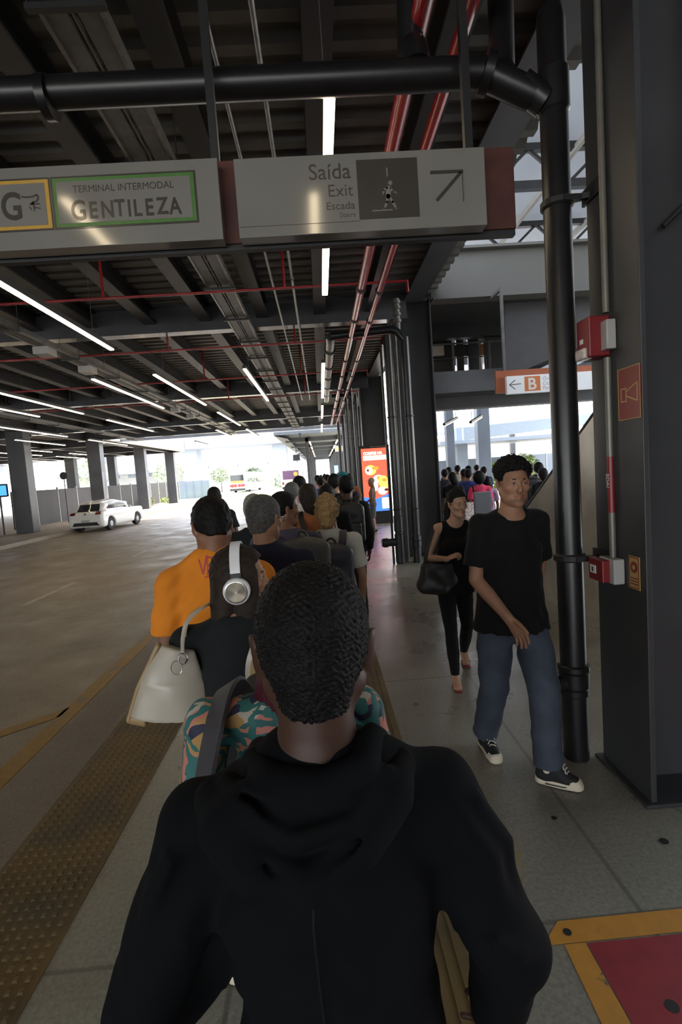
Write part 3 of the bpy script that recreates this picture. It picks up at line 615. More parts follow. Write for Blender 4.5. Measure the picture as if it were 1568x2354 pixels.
def building(name, label, x0, x1, y, h, nx, nz, d=18):
    t = thing(name, label, 'building', (x0, y, -.2)); w = x1-x0
    MB().box((0, 0, 0), (w, d, h)).build('wall', M_FAR, t)
    for i in range(nx):
        for j in range(nz): MB().box((w*(i+.25)/nx, -.05, h*(j+.35)/nz), (w*(i+.75)/nx, 0, h*(j+.75)/nz)).build('window', M_FARW, t)
    MB().box((-.3, -.3, h), (w+.3, d, h+.5)).build('parapet', M_CONC, t)
building('office_building', 'pale distant building behind the fence on the right', 22, 52, 110, 7, 8, 2)
building('office_building', 'pale distant building seen under the viaduct on the left', -70, -34, 150, 10, 8, 3)
# ================================================================ totem
t = thing('advertising_totem', 'tall black advertising totem with glowing red food poster', 'advertising totem', (1.30, 17.05, 0))
MB().box((-.0, 0, 0), (1.02, .16, 2.62)).build('casing', M_BLACK, t, bevel=.01)
def em(name, c, s=1.0): return mat(name, c, .4, emit=s, var=0)
s = MB().box((.08, -.006, .42), (.94, 0, 2.52)).build('screen', em('screen_red', (.95, .10, .055), .9), t); s['label'] = 'glowing red poster screen'
MB().add([(.08, -.008, .42), (.94, -.008, .42), (.94, -.008, .98), (.5, -.008, .84), (.08, -.008, .92)], [(0, 1, 2, 3, 4)]).build('blue_field', em('screen_blue', (.05, .16, .95), 1.), s)
E_W = em('screen_white', (1, .95, .9), 1.1); E_Y = em('screen_yellow', (1, .62, .10), 1.); E_O = em('screen_orange', (.85, .28, .04), .8); E_D = em('screen_dark', (.15, .03, .02), .5)
MB().box((.68, -.010, .5), (.92, -.0085, .86)).build('white_block', E_W, s)
MB().box((.14, -.010, 2.13), (.94, -.0085, 2.28)).build('text_band', E_W, s)
text_mesh('lettering', 'COMPRE NA', .135, face_cam(.15, -.010, 2.31), E_W, s, sx=.82, bold=.006)
for i in range(9): MB().box((.17+i*.085, -.0112, 2.16), (.21+i*.085, -.0102, 2.25)).build('band_stroke', em('screen_pink', (.9, .4, .33), .9), s)
def disc(n, x, z, rx, rz, m, d, k=14): MB().add([(x+cos(2*pi*i/k)*rx, -.0105-d*.0012, z+sin(2*pi*i/k)*rz) for i in range(k)], [tuple(range(k))]).build(n, m, s)
for i, a in enumerate(((.36, 1.80, .19, .17, E_Y, 1), (.30, 1.79, .12, .13, E_W, 2), (.27, 1.80, .04, .045, E_D, 3), (.52, 1.86, .12, .06, E_O, 2), (.60, 1.50, .17, .13, E_W, 1), (.63, 1.52, .08, .07, E_O, 2), (.76, 1.40, .17, .2, E_Y, 3), (.80, 1.2, .15, .18, E_Y, 1), (.72, 1.1, .16, .14, E_W, 2), (.85, 1.12, .07, .05, E_D, 4), (.80, 1.45, .08, .06, E_O, 4), (.36, .62, .10, .07, E_O, 1), (.16, .55, .05, .1, E_W, 1), (.5, 1.3, .08, .2, E_W, 1))): disc('food_picture', *a)
MB().box((.4, -.005, 2.56), (.95, .0, 2.585)).build('top_line', M_GALV, t)
# ================================================================ far platform canopy
M_CAN = mat('canopy_soffit', (.075, .085, .095), .5, var=.1)
struct('canopy_roof', MB().box((-3.15, 37, 4.72), (2.6, 105, 4.95)), M_CAN)
struct('canopy_roof_side', MB().add([(-3.15, 37, 4.7), (-3.15, 105, 4.7), (-2.2, 105, 4.45), (-2.2, 37.3, 4.45)], [(0, 1, 2, 3)]), M_CAN)
for i, Y in enumerate((41, 49, 57, 65, 73, 81, 89, 97)):
    struct('column', MB().box((-1.05, Y, -.15), (-.8, Y+.3, 4.7)), M_STEEL)
    struct('column', MB().box((1.75, Y, -.15), (2.1, Y+.3, 4.7)), M_STEEL)
    struct('canopy_rib', MB().box((-2.6, Y, 4.4), (2.4, Y+.25, 4.7)), M_CAN)
struct('platform_far', MB().box((-2.2, 46, -.3), (3, 110, -.02)), M_PLAT)
for i in range(5):
    for j, X in enumerate((-.68, 1.5)):
        t = thing('led_strip_light', 'lit LED strip in the far platform canopy, %s row' % ['left', 'right'][j], 'light', (X, 42.5+i*8, 4.33), group='LED strips in the far canopy, %s row' % ['left', 'right'][j])
        MB().box((-.05, -2.4, 0), (.05, 2.4, .37)).build('housing', M_STEEL2, t); MB().box((-.05, -2.4, -.05), (.05, 2.4, 0)).build('diffuser', M_LED, t)
t = thing('hanging_display', 'small dark hanging display under the far canopy edge', 'display', (-1.85, 41.3, 2.95)); MB().box((-.28, 0, 0), (.28, .1, .5)).build('casing', M_STEEL, t); MB().box((-.02, .02, .5), (.02, .06, 1.8)).build('post', M_STEEL, t)
t = thing('hanging_display', 'small display with orange light under the far canopy, at the columns', 'display', (1.45, 37.6, 3.3)); MB().box((-.3, 0, 0), (.3, .1, .42)).build('casing', M_GREY, t); MB().box((-.22, -.01, .12), (.22, 0, .3)).build('orange_light', em('amber', (1, .4, .1), 1.), t); MB().box((-.02, .02, .42), (.02, .06, 1.45)).build('post', M_STEEL, t)
t = thing('hanging_speaker', 'small box hanging from the roof edge above the road', 'speaker', (-1.15, 33.35, 4.20)); MB().box((-.09, 0, 0), (.09, .16, .3)).build('speaker_box', M_STEEL, t, bevel=.01); MB().box((-.01, .05, .3), (.01, .07, .5)).build('bracket', M_GALV, t)
# ================================================================ left background
M_FEN = mat('dark_fence_panel', (.022, .021, .021), .6, var=.25, scale=1)
t = thing('fence', 'dark board fence with bright gaps behind the white car', 'fence', (-16, 0, 0))
y = 27.0
while y < 57: MB().box((-.03, y, 0), (.03, y+2.2, 1.98)).build('fence_panel', M_FEN, t); MB().box((-.05, y+2.24, 0), (.05, y+2.32, 2.1)).build('post', M_GREY, t); y += 2.4
t = thing('fence', 'dark fence left of the first far pillar', 'fence', (-17.5, 0, 0))
y = 15.0
while y < 27: MB().box((-.03, y, 0), (.03, y+1.45, 1.75)).build('fence_panel', M_FEN, t); MB().box((-.05, y+1.46, 0), (.05, y+1.52, 1.85)).build('post', M_STEEL, t); y += 1.55
t = thing('fence', 'blue-grey hoarding in the sun beyond the last far pillar', 'fence', (-17.5, 60, -.1))
for j in range(5): MB().box((j*.9, 0, 0), (j*.9+.88, .06, 2.05)).build('fence_panel', M_BLUE, t)
for j in range(6): MB().box((j*.9-.03, -.04, 0), (j*.9+.03, -.0, 2.1)).build('post', M_BLUE, t)
t = thing('low_barrier', 'grey low concrete barrier at the left edge of the far sidewalk', 'barrier', (-16.8, 20, 0)); MB().prism([(-.25, 0), (.25, 0), (.12, .5), (.12, .75), (-.12, .75), (-.12, .5)], -4, 4, 'y').build('barrier_body', M_GREY, t); MB().box((-.14, -4, .75), (.14, 4, .79)).build('barrier_cap', M_CONC, t)
t = thing('screen_post', 'post with small blue screen at the left edge', 'screen', (-14.9, 24.3, 0)); MB().tube([(0, 0, 0), (0, 0, 2.3)], .04, 10).build('pole', M_STEEL, t); MB().box((-.3, -.06, 1.75), (.42, 0, 2.35)).build('casing', M_BLACK, t, bevel=.02); MB().box((-.24, -.066, 1.82), (.36, -.06, 2.28)).build('screen_face', em('screen_azure', (.06, .30, .9), .9), t)
for i, (x, y, h) in enumerate(((-14.0, 22.0, 2.1), (-14.55, 23.3, 1.9), (-14.6, 29.8, 2.6))):
    t = thing('sign_pole', ['thin pole with small box, left of the first far pillar', 'thin short pole at the kerb in front of the first far pillar', 'thin pole with round sign between the first and second far pillars'][i], 'pole', (x, y, 0)); MB().tube([(0, 0, 0), (.0, 0, h)], .03, 8).build('pole', M_STEEL, t)
    (MB().box((-.12, -.03, h), (.12, .03, h+.18)) if i < 2 else MB().lathe((0, -.03, h+.1), [(.22, 0), (.22, .03)], (0, 1, 0), 16)).build('pole_head', M_STEEL2, t)
# viaduct
M_VIA = mat('viaduct_concrete', (.38, .42, .50), .8, var=.05, scale=.1)
struct('viaduct_deck', MB().box((-140, 92, 7.7), (60, 104, 9.9)), M_VIA)
struct('viaduct_parapet', MB().box((-140, 91.6, 9.9), (60, 91.9, 10.9)), M_CONC)
for x in (-62, -42, -25, -8.6, 9): struct('viaduct_pier', MB().box((x, 95, -.3), (x+2.6, 99, 7.7)), M_VIA)
k = MB()
for i in range(24): k.box((-110+i*8, 140, 5.2), (-102.3+i*8, 150, 6.4))
struct('viaduct_far', k, M_VIA)
struct('grass_verge', MB().box((-16.5, 55, -.2), (-6.5, 74, -.12)), mat('grass', (.24, .30, .07), .9, var=.3, scale=8))
for i, (x, y, r, h, n) in enumerate(((-15.2, 45, .6, .9, 160), (-14.8, 49.5, .7, .6, 160))): leafy('bush', ['small sunlit weeds at the foot of the third far pillar', 'low sunlit weeds at the foot of the last far pillar'][i], 'bush', (x, y, 0), r, h, n, M_LEAF, size=.12)
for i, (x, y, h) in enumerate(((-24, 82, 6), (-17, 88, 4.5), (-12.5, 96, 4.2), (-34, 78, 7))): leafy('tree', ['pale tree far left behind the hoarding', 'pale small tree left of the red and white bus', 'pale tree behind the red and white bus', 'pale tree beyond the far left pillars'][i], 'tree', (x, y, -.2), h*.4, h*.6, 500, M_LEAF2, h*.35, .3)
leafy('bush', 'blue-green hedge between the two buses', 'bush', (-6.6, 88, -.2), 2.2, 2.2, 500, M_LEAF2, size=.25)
# ---------------------------------------------------------------- buses
M_BUSW = mat('bus_white', (.75, .75, .74), .35, var=.03, coat=.4); M_GLASS = mat('vehicle_glass', (.025, .03, .035), .06, var=.05, spec=.8); M_TYRE = mat('tyre_rubber', (.014, .014, .014), .8); M_RIM = mat('alloy_rim', (.30, .31, .33), .35, metal=.7)
def wheel(parent, x, y, z, r, w):
    o = MB().lathe((x-w/2, y, z), [(r*.62, 0), (r*.95, .0), (r, w*.15), (r, w*.85), (r*.95, w), (r*.62, w)], (1, 0, 0), 24).build('wheel', M_TYRE, parent, smooth=True)
    k = MB(); 
    k.lathe((x-w/2-.004, y, z), [(r*.12, 0), (r*.66, .012), (r*.66, w+.0), (r*.12, w+.01)], (1, 0, 0), 20); k.build('rim', M_RIM, o, smooth=True); return o
def bus(label, loc, rz, art):
    t = thing('bus', label, 'bus', loc, rz); L, w, h = 11.5, 2.5, 2.95
    MB().box((-w/2, 0, .32), (w/2, L, h)).build('body', M_BUSW, t, bevel=.14, seg=3)
    MB().box((-w/2+.25, -.02, 1.5), (w/2-.25, .0, 2.6)).build('rear_window', M_GLASS, t, bevel=.008)
    for s in (-1, 1):
        for j in range(6): MB().box((s*w/2-.015, .9+j*1.65, 1.35), (s*w/2+.015, 2.4+j*1.65, 2.45)).build('side_window', M_GLASS, t)
        for y in (2.6, 8.8): wheel(t, s*(w/2-.16), y, .48, .48, .3)
        MB().box((s*(w/2-.25)-.13, -.03, .9), (s*(w/2-.25)+.13, .0, 1.2)).build('tail_lamp', M_REDBOX, t)
    MB().box((-w/2+.1, -.05, .3), (w/2-.1, .02, .62)).build('bumper', M_STEEL, t)
    art(t)
def art1(t):
    MB().box((-1.0, -.03, 1.42), (1.0, -.02, 1.75)).build('orange_band', mat('bus_orange', (.62, .2, .06), .4), t)
    k = MB(); M_BR = mat('bus_red', (.55, .04, .05), .4)
    for cx in (-.75, -.3, .3, .8): MB().lathe((cx, -.035, 1.05), [(.26, 0), (.26, .012)], (0, 1, 0), 14).build('red_mark', M_BR, t)
def art2(t):
    MB().box((-.98, -.035, 1.52), (.98, -.022, 2.58)).build('window_poster', mat('poster_purple', (.10, .04, .10), .4, var=.3, scale=5), t)
    MB().lathe((.62, -.05, 2.15), [(.27, 0), (.27, .012)], (0, 1, 0), 16).build('poster_yellow_disc', M_YELP, t)
    MB().obox((-.8, -.03, .75), (.1, -.03, 1.2), .02, .22, (0, 0, 1)).build('orange_swoosh', mat('bus_amber', (.7, .33, .05), .4), t); MB().obox((.1, -.03, 1.2), (.8, -.03, 1.0), .02, .2, (0, 0, 1)).build('orange_swoosh', bpy.data.materials['bus_amber'], t)
bus('white bus with red markings driving away in the sun', (-12.2, 75, -.19), R(-7), art1)
bus('white bus with purple and yellow rear poster beside the far platform', (-3.75, 64, -.19), R(-2), art2)
# ================================================================ smooth solid modeller (numpy distance fields -> surface nets)
F32 = np.float32
def nrm(v): v = np.asarray(v, float); return v/max(np.linalg.norm(v), 1e-9)
class SDF:
    def __init__(s): s.ops = []
    def tube(s, pts, rad, k=.02, side=(1, 0, 0), caps=(0, 0), op='add'):
        """caps: 1 = cut flat at that end"""
        pts = [np.asarray(p, float) for p in pts]; rad = [(r, r) if np.isscalar(r) else r for r in rad]
        s.ops.append(('tube', pts, rad, k, np.asarray(side, float), caps, op)); return s
    def ell(s, c, r, k=.02, rot=None, op='add'):
        s.ops.append(('ell', np.asarray(c, float), np.asarray([r]*3 if np.isscalar(r) else r, float), k, None if rot is None else np.asarray(Euler(rot).to_matrix()), op)); return s
    def rbox(s, c, half, r=.02, k=.01, rot=None, op='add'):
        s.ops.append(('rbox', np.asarray(c, float), np.asarray(half, float), r, k, None if rot is None else np.asarray(Euler(rot).to_matrix()), op)); return s
    def disp(s, lo, hi, fn): s.ops.append(('disp', np.asarray(lo, float), np.asarray(hi, float), fn)); return s
    def cut(s, fn, lo, hi, k=.004): s.ops.append(('cut', fn, np.asarray(lo, float), np.asarray(hi, float), k)); return s
    def xform(s, ops_from, M):
        pass
    def bounds(s):
        lo, hi = np.full(3, 9e9), np.full(3, -9e9)
        for o in s.ops:
            if o[0] == 'tube' and o[6] == 'add':
                for p, r in zip(o[1], o[2]): lo = np.minimum(lo, p-max(r)); hi = np.maximum(hi, p+max(r))
            elif o[0] == 'ell' and o[5] == 'add': q = max(o[2]); q = np.full(3, q) if o[4] is not None else o[2]; lo = np.minimum(lo, o[1]-q); hi = np.maximum(hi, o[1]+q)
            elif o[0] == 'rbox' and o[6] == 'add': q = o[2]+o[3]; q = np.full(3, np.linalg.norm(q)) if o[5] is not None else q; lo = np.minimum(lo, o[1]-q); hi = np.maximum(hi, o[1]+q)
        return lo-.03, hi+.03
    def grid(s, lo, hi, h):
        n = np.maximum(np.ceil((hi-lo)/h).astype(int)+1, 3); ax = [(lo[i]+h*np.arange(n[i])).astype(F32) for i in range(3)]
        D = np.full(n, .5, F32)
        def sub(a, b, pad):
            i0 = np.clip(np.floor((a-pad-lo)/h).astype(int), 0, n); i1 = np.clip(np.ceil((b+pad-lo)/h).astype(int)+1, 0, n)
            if np.any(i1 <= i0): return None
            sl = tuple(slice(i0[q], i1[q]) for q in range(3))
            return sl, ax[0][sl[0]][:, None, None], ax[1][sl[1]][None, :, None], ax[2][sl[2]][None, None, :]
        def comb(sl, d, k, op):
            a = D[sl]
            if op == 'add':
                t = np.maximum(k-np.abs(a-d), 0)/k; D[sl] = np.minimum(a, d)-t*t*k*.25
            else:
                d = -d if op == 'sub' else d
                t = np.maximum(k-np.abs(a-d), 0)/k; D[sl] = np.maximum(a, d)+t*t*k*.25
        for o in s.ops:
            if o[0] == 'tube':
                _, P, Rr, k, side, caps, op = o; mr = max(max(r) for r in Rr)
                blo = np.min(P, axis=0)-mr; bhi = np.max(P, axis=0)+mr; g = sub(blo, bhi, k+3*h)
                if g is None: continue
                sl = g[0]; T = np.full(D[sl].shape, .5, F32); base = np.array([q.start for q in sl])
                for j in range(len(P)-1):
                    a, b = P[j], P[j+1]; m = max(max(Rr[j]), max(Rr[j+1])); gg = sub(np.minimum(a, b)-m, np.maximum(a, b)+m, k+3*h)
                    if gg is None: continue
                    s2, X, Y, Z = gg; L = np.linalg.norm(b-a); w = (b-a)/max(L, 1e-6); u = side-w*side.dot(w)
                    if np.linalg.norm(u) < 1e-3: u = np.cross(w, (0, 1, .01))
                    u = nrm(u); v = np.cross(w, u)
                    dx, dy, dz = X-F32(a[0]), Y-F32(a[1]), Z-F32(a[2])
                    tl = dx*F32(w[0])+dy*F32(w[1])+dz*F32(w[2]); t = np.clip(tl/F32(L), 0, 1)
                    rx = F32(Rr[j][0])+F32(Rr[j+1][0]-Rr[j][0])*t; ry = F32(Rr[j][1])+F32(Rr[j+1][1]-Rr[j][1])*t
                    x = dx*F32(u[0])+dy*F32(u[1])+dz*F32(u[2]); y = dx*F32(v[0])+dy*F32(v[1])+dz*F32(v[2]); q = tl-t*F32(L)
                    fl = (caps[0] and j == 0, caps[1] and j == len(P)-2)
                    if fl[0]: q = np.where(tl < 0, 0, q)
                    if fl[1]: q = np.where(tl > L, 0, q)
                    rz = np.minimum(rx, ry)
                    e0 = (x/rx)**2+(y/ry)**2+(q/rz)**2; k0 = np.sqrt(e0); k1 = np.sqrt((x/rx**2)**2+(y/ry**2)**2+(q/rz**2)**2)+F32(1e-6)
                    d = k0*(k0-1)/k1
                    if fl[0]: d = np.maximum(d, -tl)
                    if fl[1]: d = np.maximum(d, tl-F32(L))
                    r2 = tuple(slice(s2[i].start-base[i], s2[i].stop-base[i]) for i in range(3))
                    T[r2] = np.minimum(T[r2], d)
                comb(sl, T, F32(k), op)
            elif o[0] == 'ell':
                _, c, r, k, Rm, op = o; m = np.full(3, max(r)) if Rm is not None else r; g = sub(c-m, c+m, k+3*h)
                if g is None: continue
                sl, X, Y, Z = g; dx, dy, dz = X-F32(c[0]), Y-F32(c[1]), Z-F32(c[2])
                if Rm is not None:
                    Q = Rm.T.astype(F32); dx, dy, dz = (Q[i, 0]*dx+Q[i, 1]*dy+Q[i, 2]*dz for i in range(3))
                r = r.astype(F32); k0 = np.sqrt((dx/r[0])**2+(dy/r[1])**2+(dz/r[2])**2); k1 = np.sqrt((dx/r[0]**2)**2+(dy/r[1]**2)**2+(dz/r[2]**2)**2)+F32(1e-6)
                comb(sl, k0*(k0-1)/k1, F32(k), op)
            elif o[0] == 'rbox':
                _, c, hf, r, k, Rm, op = o; m = np.full(3, np.linalg.norm(hf+r)) if Rm is not None else hf+r; g = sub(c-m, c+m, k+3*h)
                if g is None: continue
                sl, X, Y, Z = g; dx, dy, dz = X-F32(c[0]), Y-F32(c[1]), Z-F32(c[2])
                if Rm is not None:
                    Q = Rm.T.astype(F32); dx, dy, dz = (Q[i, 0]*dx+Q[i, 1]*dy+Q[i, 2]*dz for i in range(3))
                qx, qy, qz = (np.abs(d)-F32(e) for d, e in zip((dx, dy, dz), hf))
                d = np.sqrt(np.maximum(qx, 0)**2+np.maximum(qy, 0)**2+np.maximum(qz, 0)**2)+np.minimum(np.maximum(qx, np.maximum(qy, qz)), 0)-F32(r)
                comb(sl, d, F32(k), op)
            elif o[0] == 'disp':
                g = sub(o[1], o[2], 0)
                if g is None: continue
                sl, X, Y, Z = g; a = D[sl]; D[sl] = a+np.where(np.abs(a) < .06, o[3](X, Y, Z), 0).astype(F32)
            elif o[0] == 'cut':
                g = sub(o[2], o[3], 0)
                if g is None: continue
                sl, X, Y, Z = g; comb(sl, (o[1](X, Y, Z)+0*D[sl]).astype(F32), F32(o[4]), 'int')
        return D, n
    def mesh(s, h, lo=None, hi=None, smooth=1):
        if lo is None: lo, hi = s.bounds()
        lo = np.asarray(lo, float); hi = np.asarray(hi, float); D, n = s.grid(lo, hi, h)
        I = D < 0; cn = n-1
        acc = np.zeros((*cn, 3), F32); cnt = np.zeros(cn, F32)
        offs = [(0, 0), (1, 0), (0, 1), (1, 1)]
        for axq in range(3):
            o1, o2 = [q for q in range(3) if q != axq]
            A = [slice(None)]*3; B = [slice(None)]*3; A[axq] = slice(0, n[axq]-1); B[axq] = slice(1, n[axq])
            a, b = D[tuple(A)], D[tuple(B)]; cr = I[tuple(A)] != I[tuple(B)]
            t = np.where(cr, a/(np.where(cr, a-b, 1)), 0).astype(F32)
            for p, q in offs:
                sl = [slice(None)]*3; sl[o1] = slice(p, p+cn[o1]); sl[o2] = slice(q, q+cn[o2]); sl = tuple(sl)
                c = cr[sl]; cnt += c; acc[..., axq] += np.where(c, t[sl], 0); acc[..., o1] += c*F32(p); acc[..., o2] += c*F32(q)
        m = cnt > 0; idx = np.full(cn, -1, np.int64); idx[m] = np.arange(m.sum())
        V = acc[m]/cnt[m][:, None]; cells = np.argwhere(m); V = (cells+V)*h+lo
        quads = []
        for axq in range(3):
            o1, o2 = (axq+1) % 3, (axq+2) % 3
            A = [slice(None)]*3; B = [slice(None)]*3; A[axq] = slice(0, n[axq]-1); B[axq] = slice(1, n[axq]); A[o1] = B[o1] = slice(1, n[o1]-1); A[o2] = B[o2] = slice(1, n[o2]-1)
            a, b = I[tuple(A)], I[tuple(B)]
            def cellid(w, p, q):
                sl = [None]*3; sl[axq] = w[:, axq]; sl[o1] = w[:, o1]+1-p; sl[o2] = w[:, o2]+1-q; return idx[tuple(sl)]
            for w, flip in ((np.argwhere(a & ~b), 0), (np.argwhere(~a & b), 1)):
                if len(w) == 0: continue
                Q = np.stack([cellid(w, 1, 1), cellid(w, 0, 1), cellid(w, 0, 0), cellid(w, 1, 0)], 1)
                quads.append(Q[:, ::-1] if flip else Q)
        Q = np.concatenate(quads) if quads else np.zeros((0, 4), int)
        for _ in range(smooth): V = relax(V, Q)
        return V, Q
def relax(V, Q, f=.5):
    e = np.concatenate([Q[:, [0, 1]], Q[:, [1, 2]], Q[:, [2, 3]], Q[:, [3, 0]]]); N = len(V)
    c = np.bincount(e[:, 0], minlength=N)+np.bincount(e[:, 1], minlength=N); o = np.empty_like(V)
    for i in range(3): o[:, i] = np.bincount(e[:, 0], V[e[:, 1], i], N)+np.bincount(e[:, 1], V[e[:, 0], i], N)
    ok = c > 0; V = V.copy(); V[ok] = V[ok]*(1-f)+f*o[ok]/c[ok][:, None]; return V
def np_mesh(name, V, Q, m, parent=None, col=None):
    me = bpy.data.meshes.new(name); me.vertices.add(len(V)); me.vertices.foreach_set('co', V.astype(F32).ravel())
    me.loops.add(len(Q)*4); me.loops.foreach_set('vertex_index', Q.astype(np.int32).ravel())
    me.polygons.add(len(Q)); me.polygons.foreach_set('loop_start', np.arange(0, len(Q)*4, 4, dtype=np.int32))
    try: me.polygons.foreach_set('loop_total', np.full(len(Q), 4, np.int32))
    except Exception: pass
    me.update(calc_edges=True); me.validate(); me.shade_smooth()
    if col is not None:
        at = me.color_attributes.new('Col', 'FLOAT_COLOR', 'POINT'); at.data.foreach_set('color', np.concatenate([col, np.ones((len(col), 1))], 1).astype(F32).ravel())
    return link_mesh(name, me, m, parent)
def sdf_obj(name, s, h, m, parent=None, smooth=1, colfn=None, boxes=()):
    """boxes: finer regions (lo, hi, h) stitched over the coarse surface"""
    lo, hi = s.bounds(); V, Q = s.mesh(h, lo, hi, smooth)
    if boxes:
        c = V[Q].mean(1); keep = np.ones(len(Q), bool)
        for a, b, hh in boxes: a, b = np.asarray(a), np.asarray(b); keep &= ~np.all((c > a+h*.8) & (c < b-h*.8), 1)
        Q = Q[keep]; Vs, Qs, k = [V], [Q], len(V)
        for a, b, hh in boxes: v, q = s.mesh(hh, np.asarray(a, float), np.asarray(b, float), max(smooth, 1)); Vs.append(v); Qs.append(q+k); k += len(v)
        V = np.concatenate(Vs); Q = np.concatenate(Qs)
        u, inv = np.unique(Q.ravel(), return_inverse=True); V = V[u]; Q = inv.reshape(Q.shape)
    return np_mesh(name, V, Q, m, parent, None if colfn is None else colfn(V))
def waves(seed, amp, freqs, n=5, stretch=(1, 1, 1)):
    r = np.random.default_rng(seed); K = [(r.normal(size=3)*np.array(stretch), r.uniform(0, 6.3), r.uniform(*freqs)) for _ in range(n)]
    K = [(nrm(a/np.array(stretch))*np.array(stretch) if False else nrm(a), p, f) for a, p, f in K]
    def fn(X, Y, Z):
        t = 0
        for a, p, f in K: t = t+np.sin((X*F32(a[0])+Y*F32(a[1])+Z*F32(a[2]))*F32(f)+F32(p)+F32(.8)*np.sin((X*F32(a[1])-Z*F32(a[0])+Y*F32(a[2]))*F32(f*.7)))
        return t*F32(amp/n)
    return fn

# ================================================================ people
SKIN = dict(dark=(.085, .038, .022), brown=(.19, .088, .048), tan=(.30, .155, .09), fair=(.42, .25, .17), deep=(.055, .025, .016))
M_SKIN = mat('skin', (1, 1, 1), .5, var=.06, scale=30, attr=True, spec=.35, bump=.05, bscale=300, dist=.001)
def hairmat(name, c, sc=380, b=.5): return mat(name, c, .6, var=.35, scale=60, bump=b, bscale=sc, spec=.14, dist=.002)
HM = dict(black=hairmat('black_hair', (.0065, .006, .006)), brown=hairmat('dark_brown_hair', (.022, .015, .011)), grey=hairmat('grey_hair', (.09, .088, .085)), blond=hairmat('blond_hair', (.24, .15, .065), 120, .9), red=hairmat('wine_hair', (.06, .012, .018), 90, .9), white=hairmat('light_grey_hair', (.22, .21, .2)))
def cloth(name, c, rough=.85, var=.1, b=.15): return mat(name, c, rough, var=var, scale=5, bump=b, bscale=500, sheen=.04, spec=.15, dist=.001)
def head_sdf(s, M, sc, female=False, neck=None, ear=True, detail=True):
    """adds the head to s; M(p) maps head-local metres to body-local"""
    def P(x, y, z): return M((x*sc, y*sc, z*sc))
    def D(v): return M(np.array(v, float))-M((0, 0, 0))
    Rm = np.stack([nrm(D((1, 0, 0))), nrm(D((0, 1, 0))), nrm(D((0, 0, 1)))], 1); eu = Matrix(Rm.tolist()).to_euler()
    sd = D((1, 0, 0)); jw = .82 if female else 1.
    def el(c, r, k=.02, op='add', rot=None):
        e = eu if rot is None else (Matrix(Rm.tolist()) @ Euler(rot).to_matrix()).to_euler()
        s.ell(P(*c), np.array(r)*sc, k*sc, e, op)
    el((0, -.012, .038), (.075, .094, .083), .02); el((0, .028, -.028), (.060*jw, .062, .082 if not female else .077), .035)
    for q in (-1, 1):
        s.tube([P(q*.052*jw, -.004, -.048), P(q*.040*jw, .04, -.086), P(q*.012, .072, -.104)], [.024*sc, .021*sc, .018*sc], .03*sc)
    el((0, .074, -.102), (.021, .016, .016), .02)
    if detail:
        for q in (-1, 1):
            el((q*.046, .056, -.022), (.021, .024, .02), .025); s.tube([P(q*.010, .083, .019), P(q*.044, .070, .022)], [.0085*sc, .008*sc], .018*sc)
            el((q*.031, .096, .002), (.0165, .013, .0105), .012, 'sub'); el((q*.031, .076, .001), (.0145, .0135, .0125), .006)
            el((q*.012, .092, -.037), (.0085, .011, .008), .008)
        s.tube([P(0, .083, .010), P(0, .098, -.018), P(0, .106, -.034)], [.0075*sc, .0085*sc, .0105*sc], .012*sc)
        s.tube([P(-.023, .080, -.066), P(-.008, .091, -.0625), P(.008, .091, -.0625), P(.023, .080, -.066)], [.0035*sc, .0062*sc, .0062*sc, .0035*sc], .006*sc)
        s.tube([P(-.021, .080, -.069), P(0, .090, -.0735), P(.021, .080, -.069)], [.0035*sc, .0072*sc, .0035*sc], .006*sc)
        s.tube([P(-.022, .090, -.0682), P(0, .099, -.0682), P(.022, .090, -.0682)], [.0014*sc]*3, .003*sc, op='sub')
    if ear:
        for q in (-1, 1):
            el((q*.083, -.010, -.004), (.009, .020, .032), .006, rot=(0, q*.22, q*-.55)); el((q*.093, -.004, .002), (.006, .010, .018), .006, 'sub', (0, q*.22, q*-.55)); el((q*.078, -.002, -.030), (.008, .009, .011), .008)
    return P, D, eu
HAIRLINES = dict(  # (y, z) of the lower edge of the hair around the head, back to front
    short=[(-.12, -.075), (-.06, -.070), (-.03, -.045), (-.012, -.012), (.0, .012), (.02, .0), (.03, -.004), (.038, .035), (.055, .060), (.075, .072), (.1, .078)],
    high=[(-.12, -.055), (-.06, -.05), (-.03, -.02), (-.01, .01), (.02, .018), (.03, .02), (.038, .05), (.055, .066), (.075, .074), (.1, .078)],
    long=[(-.12, -.14), (-.03, -.14), (-.005, -.10), (.02, -.07), (.036, -.02), (.05, .03), (.062, .06), (.08, .08), (.1, .085)])
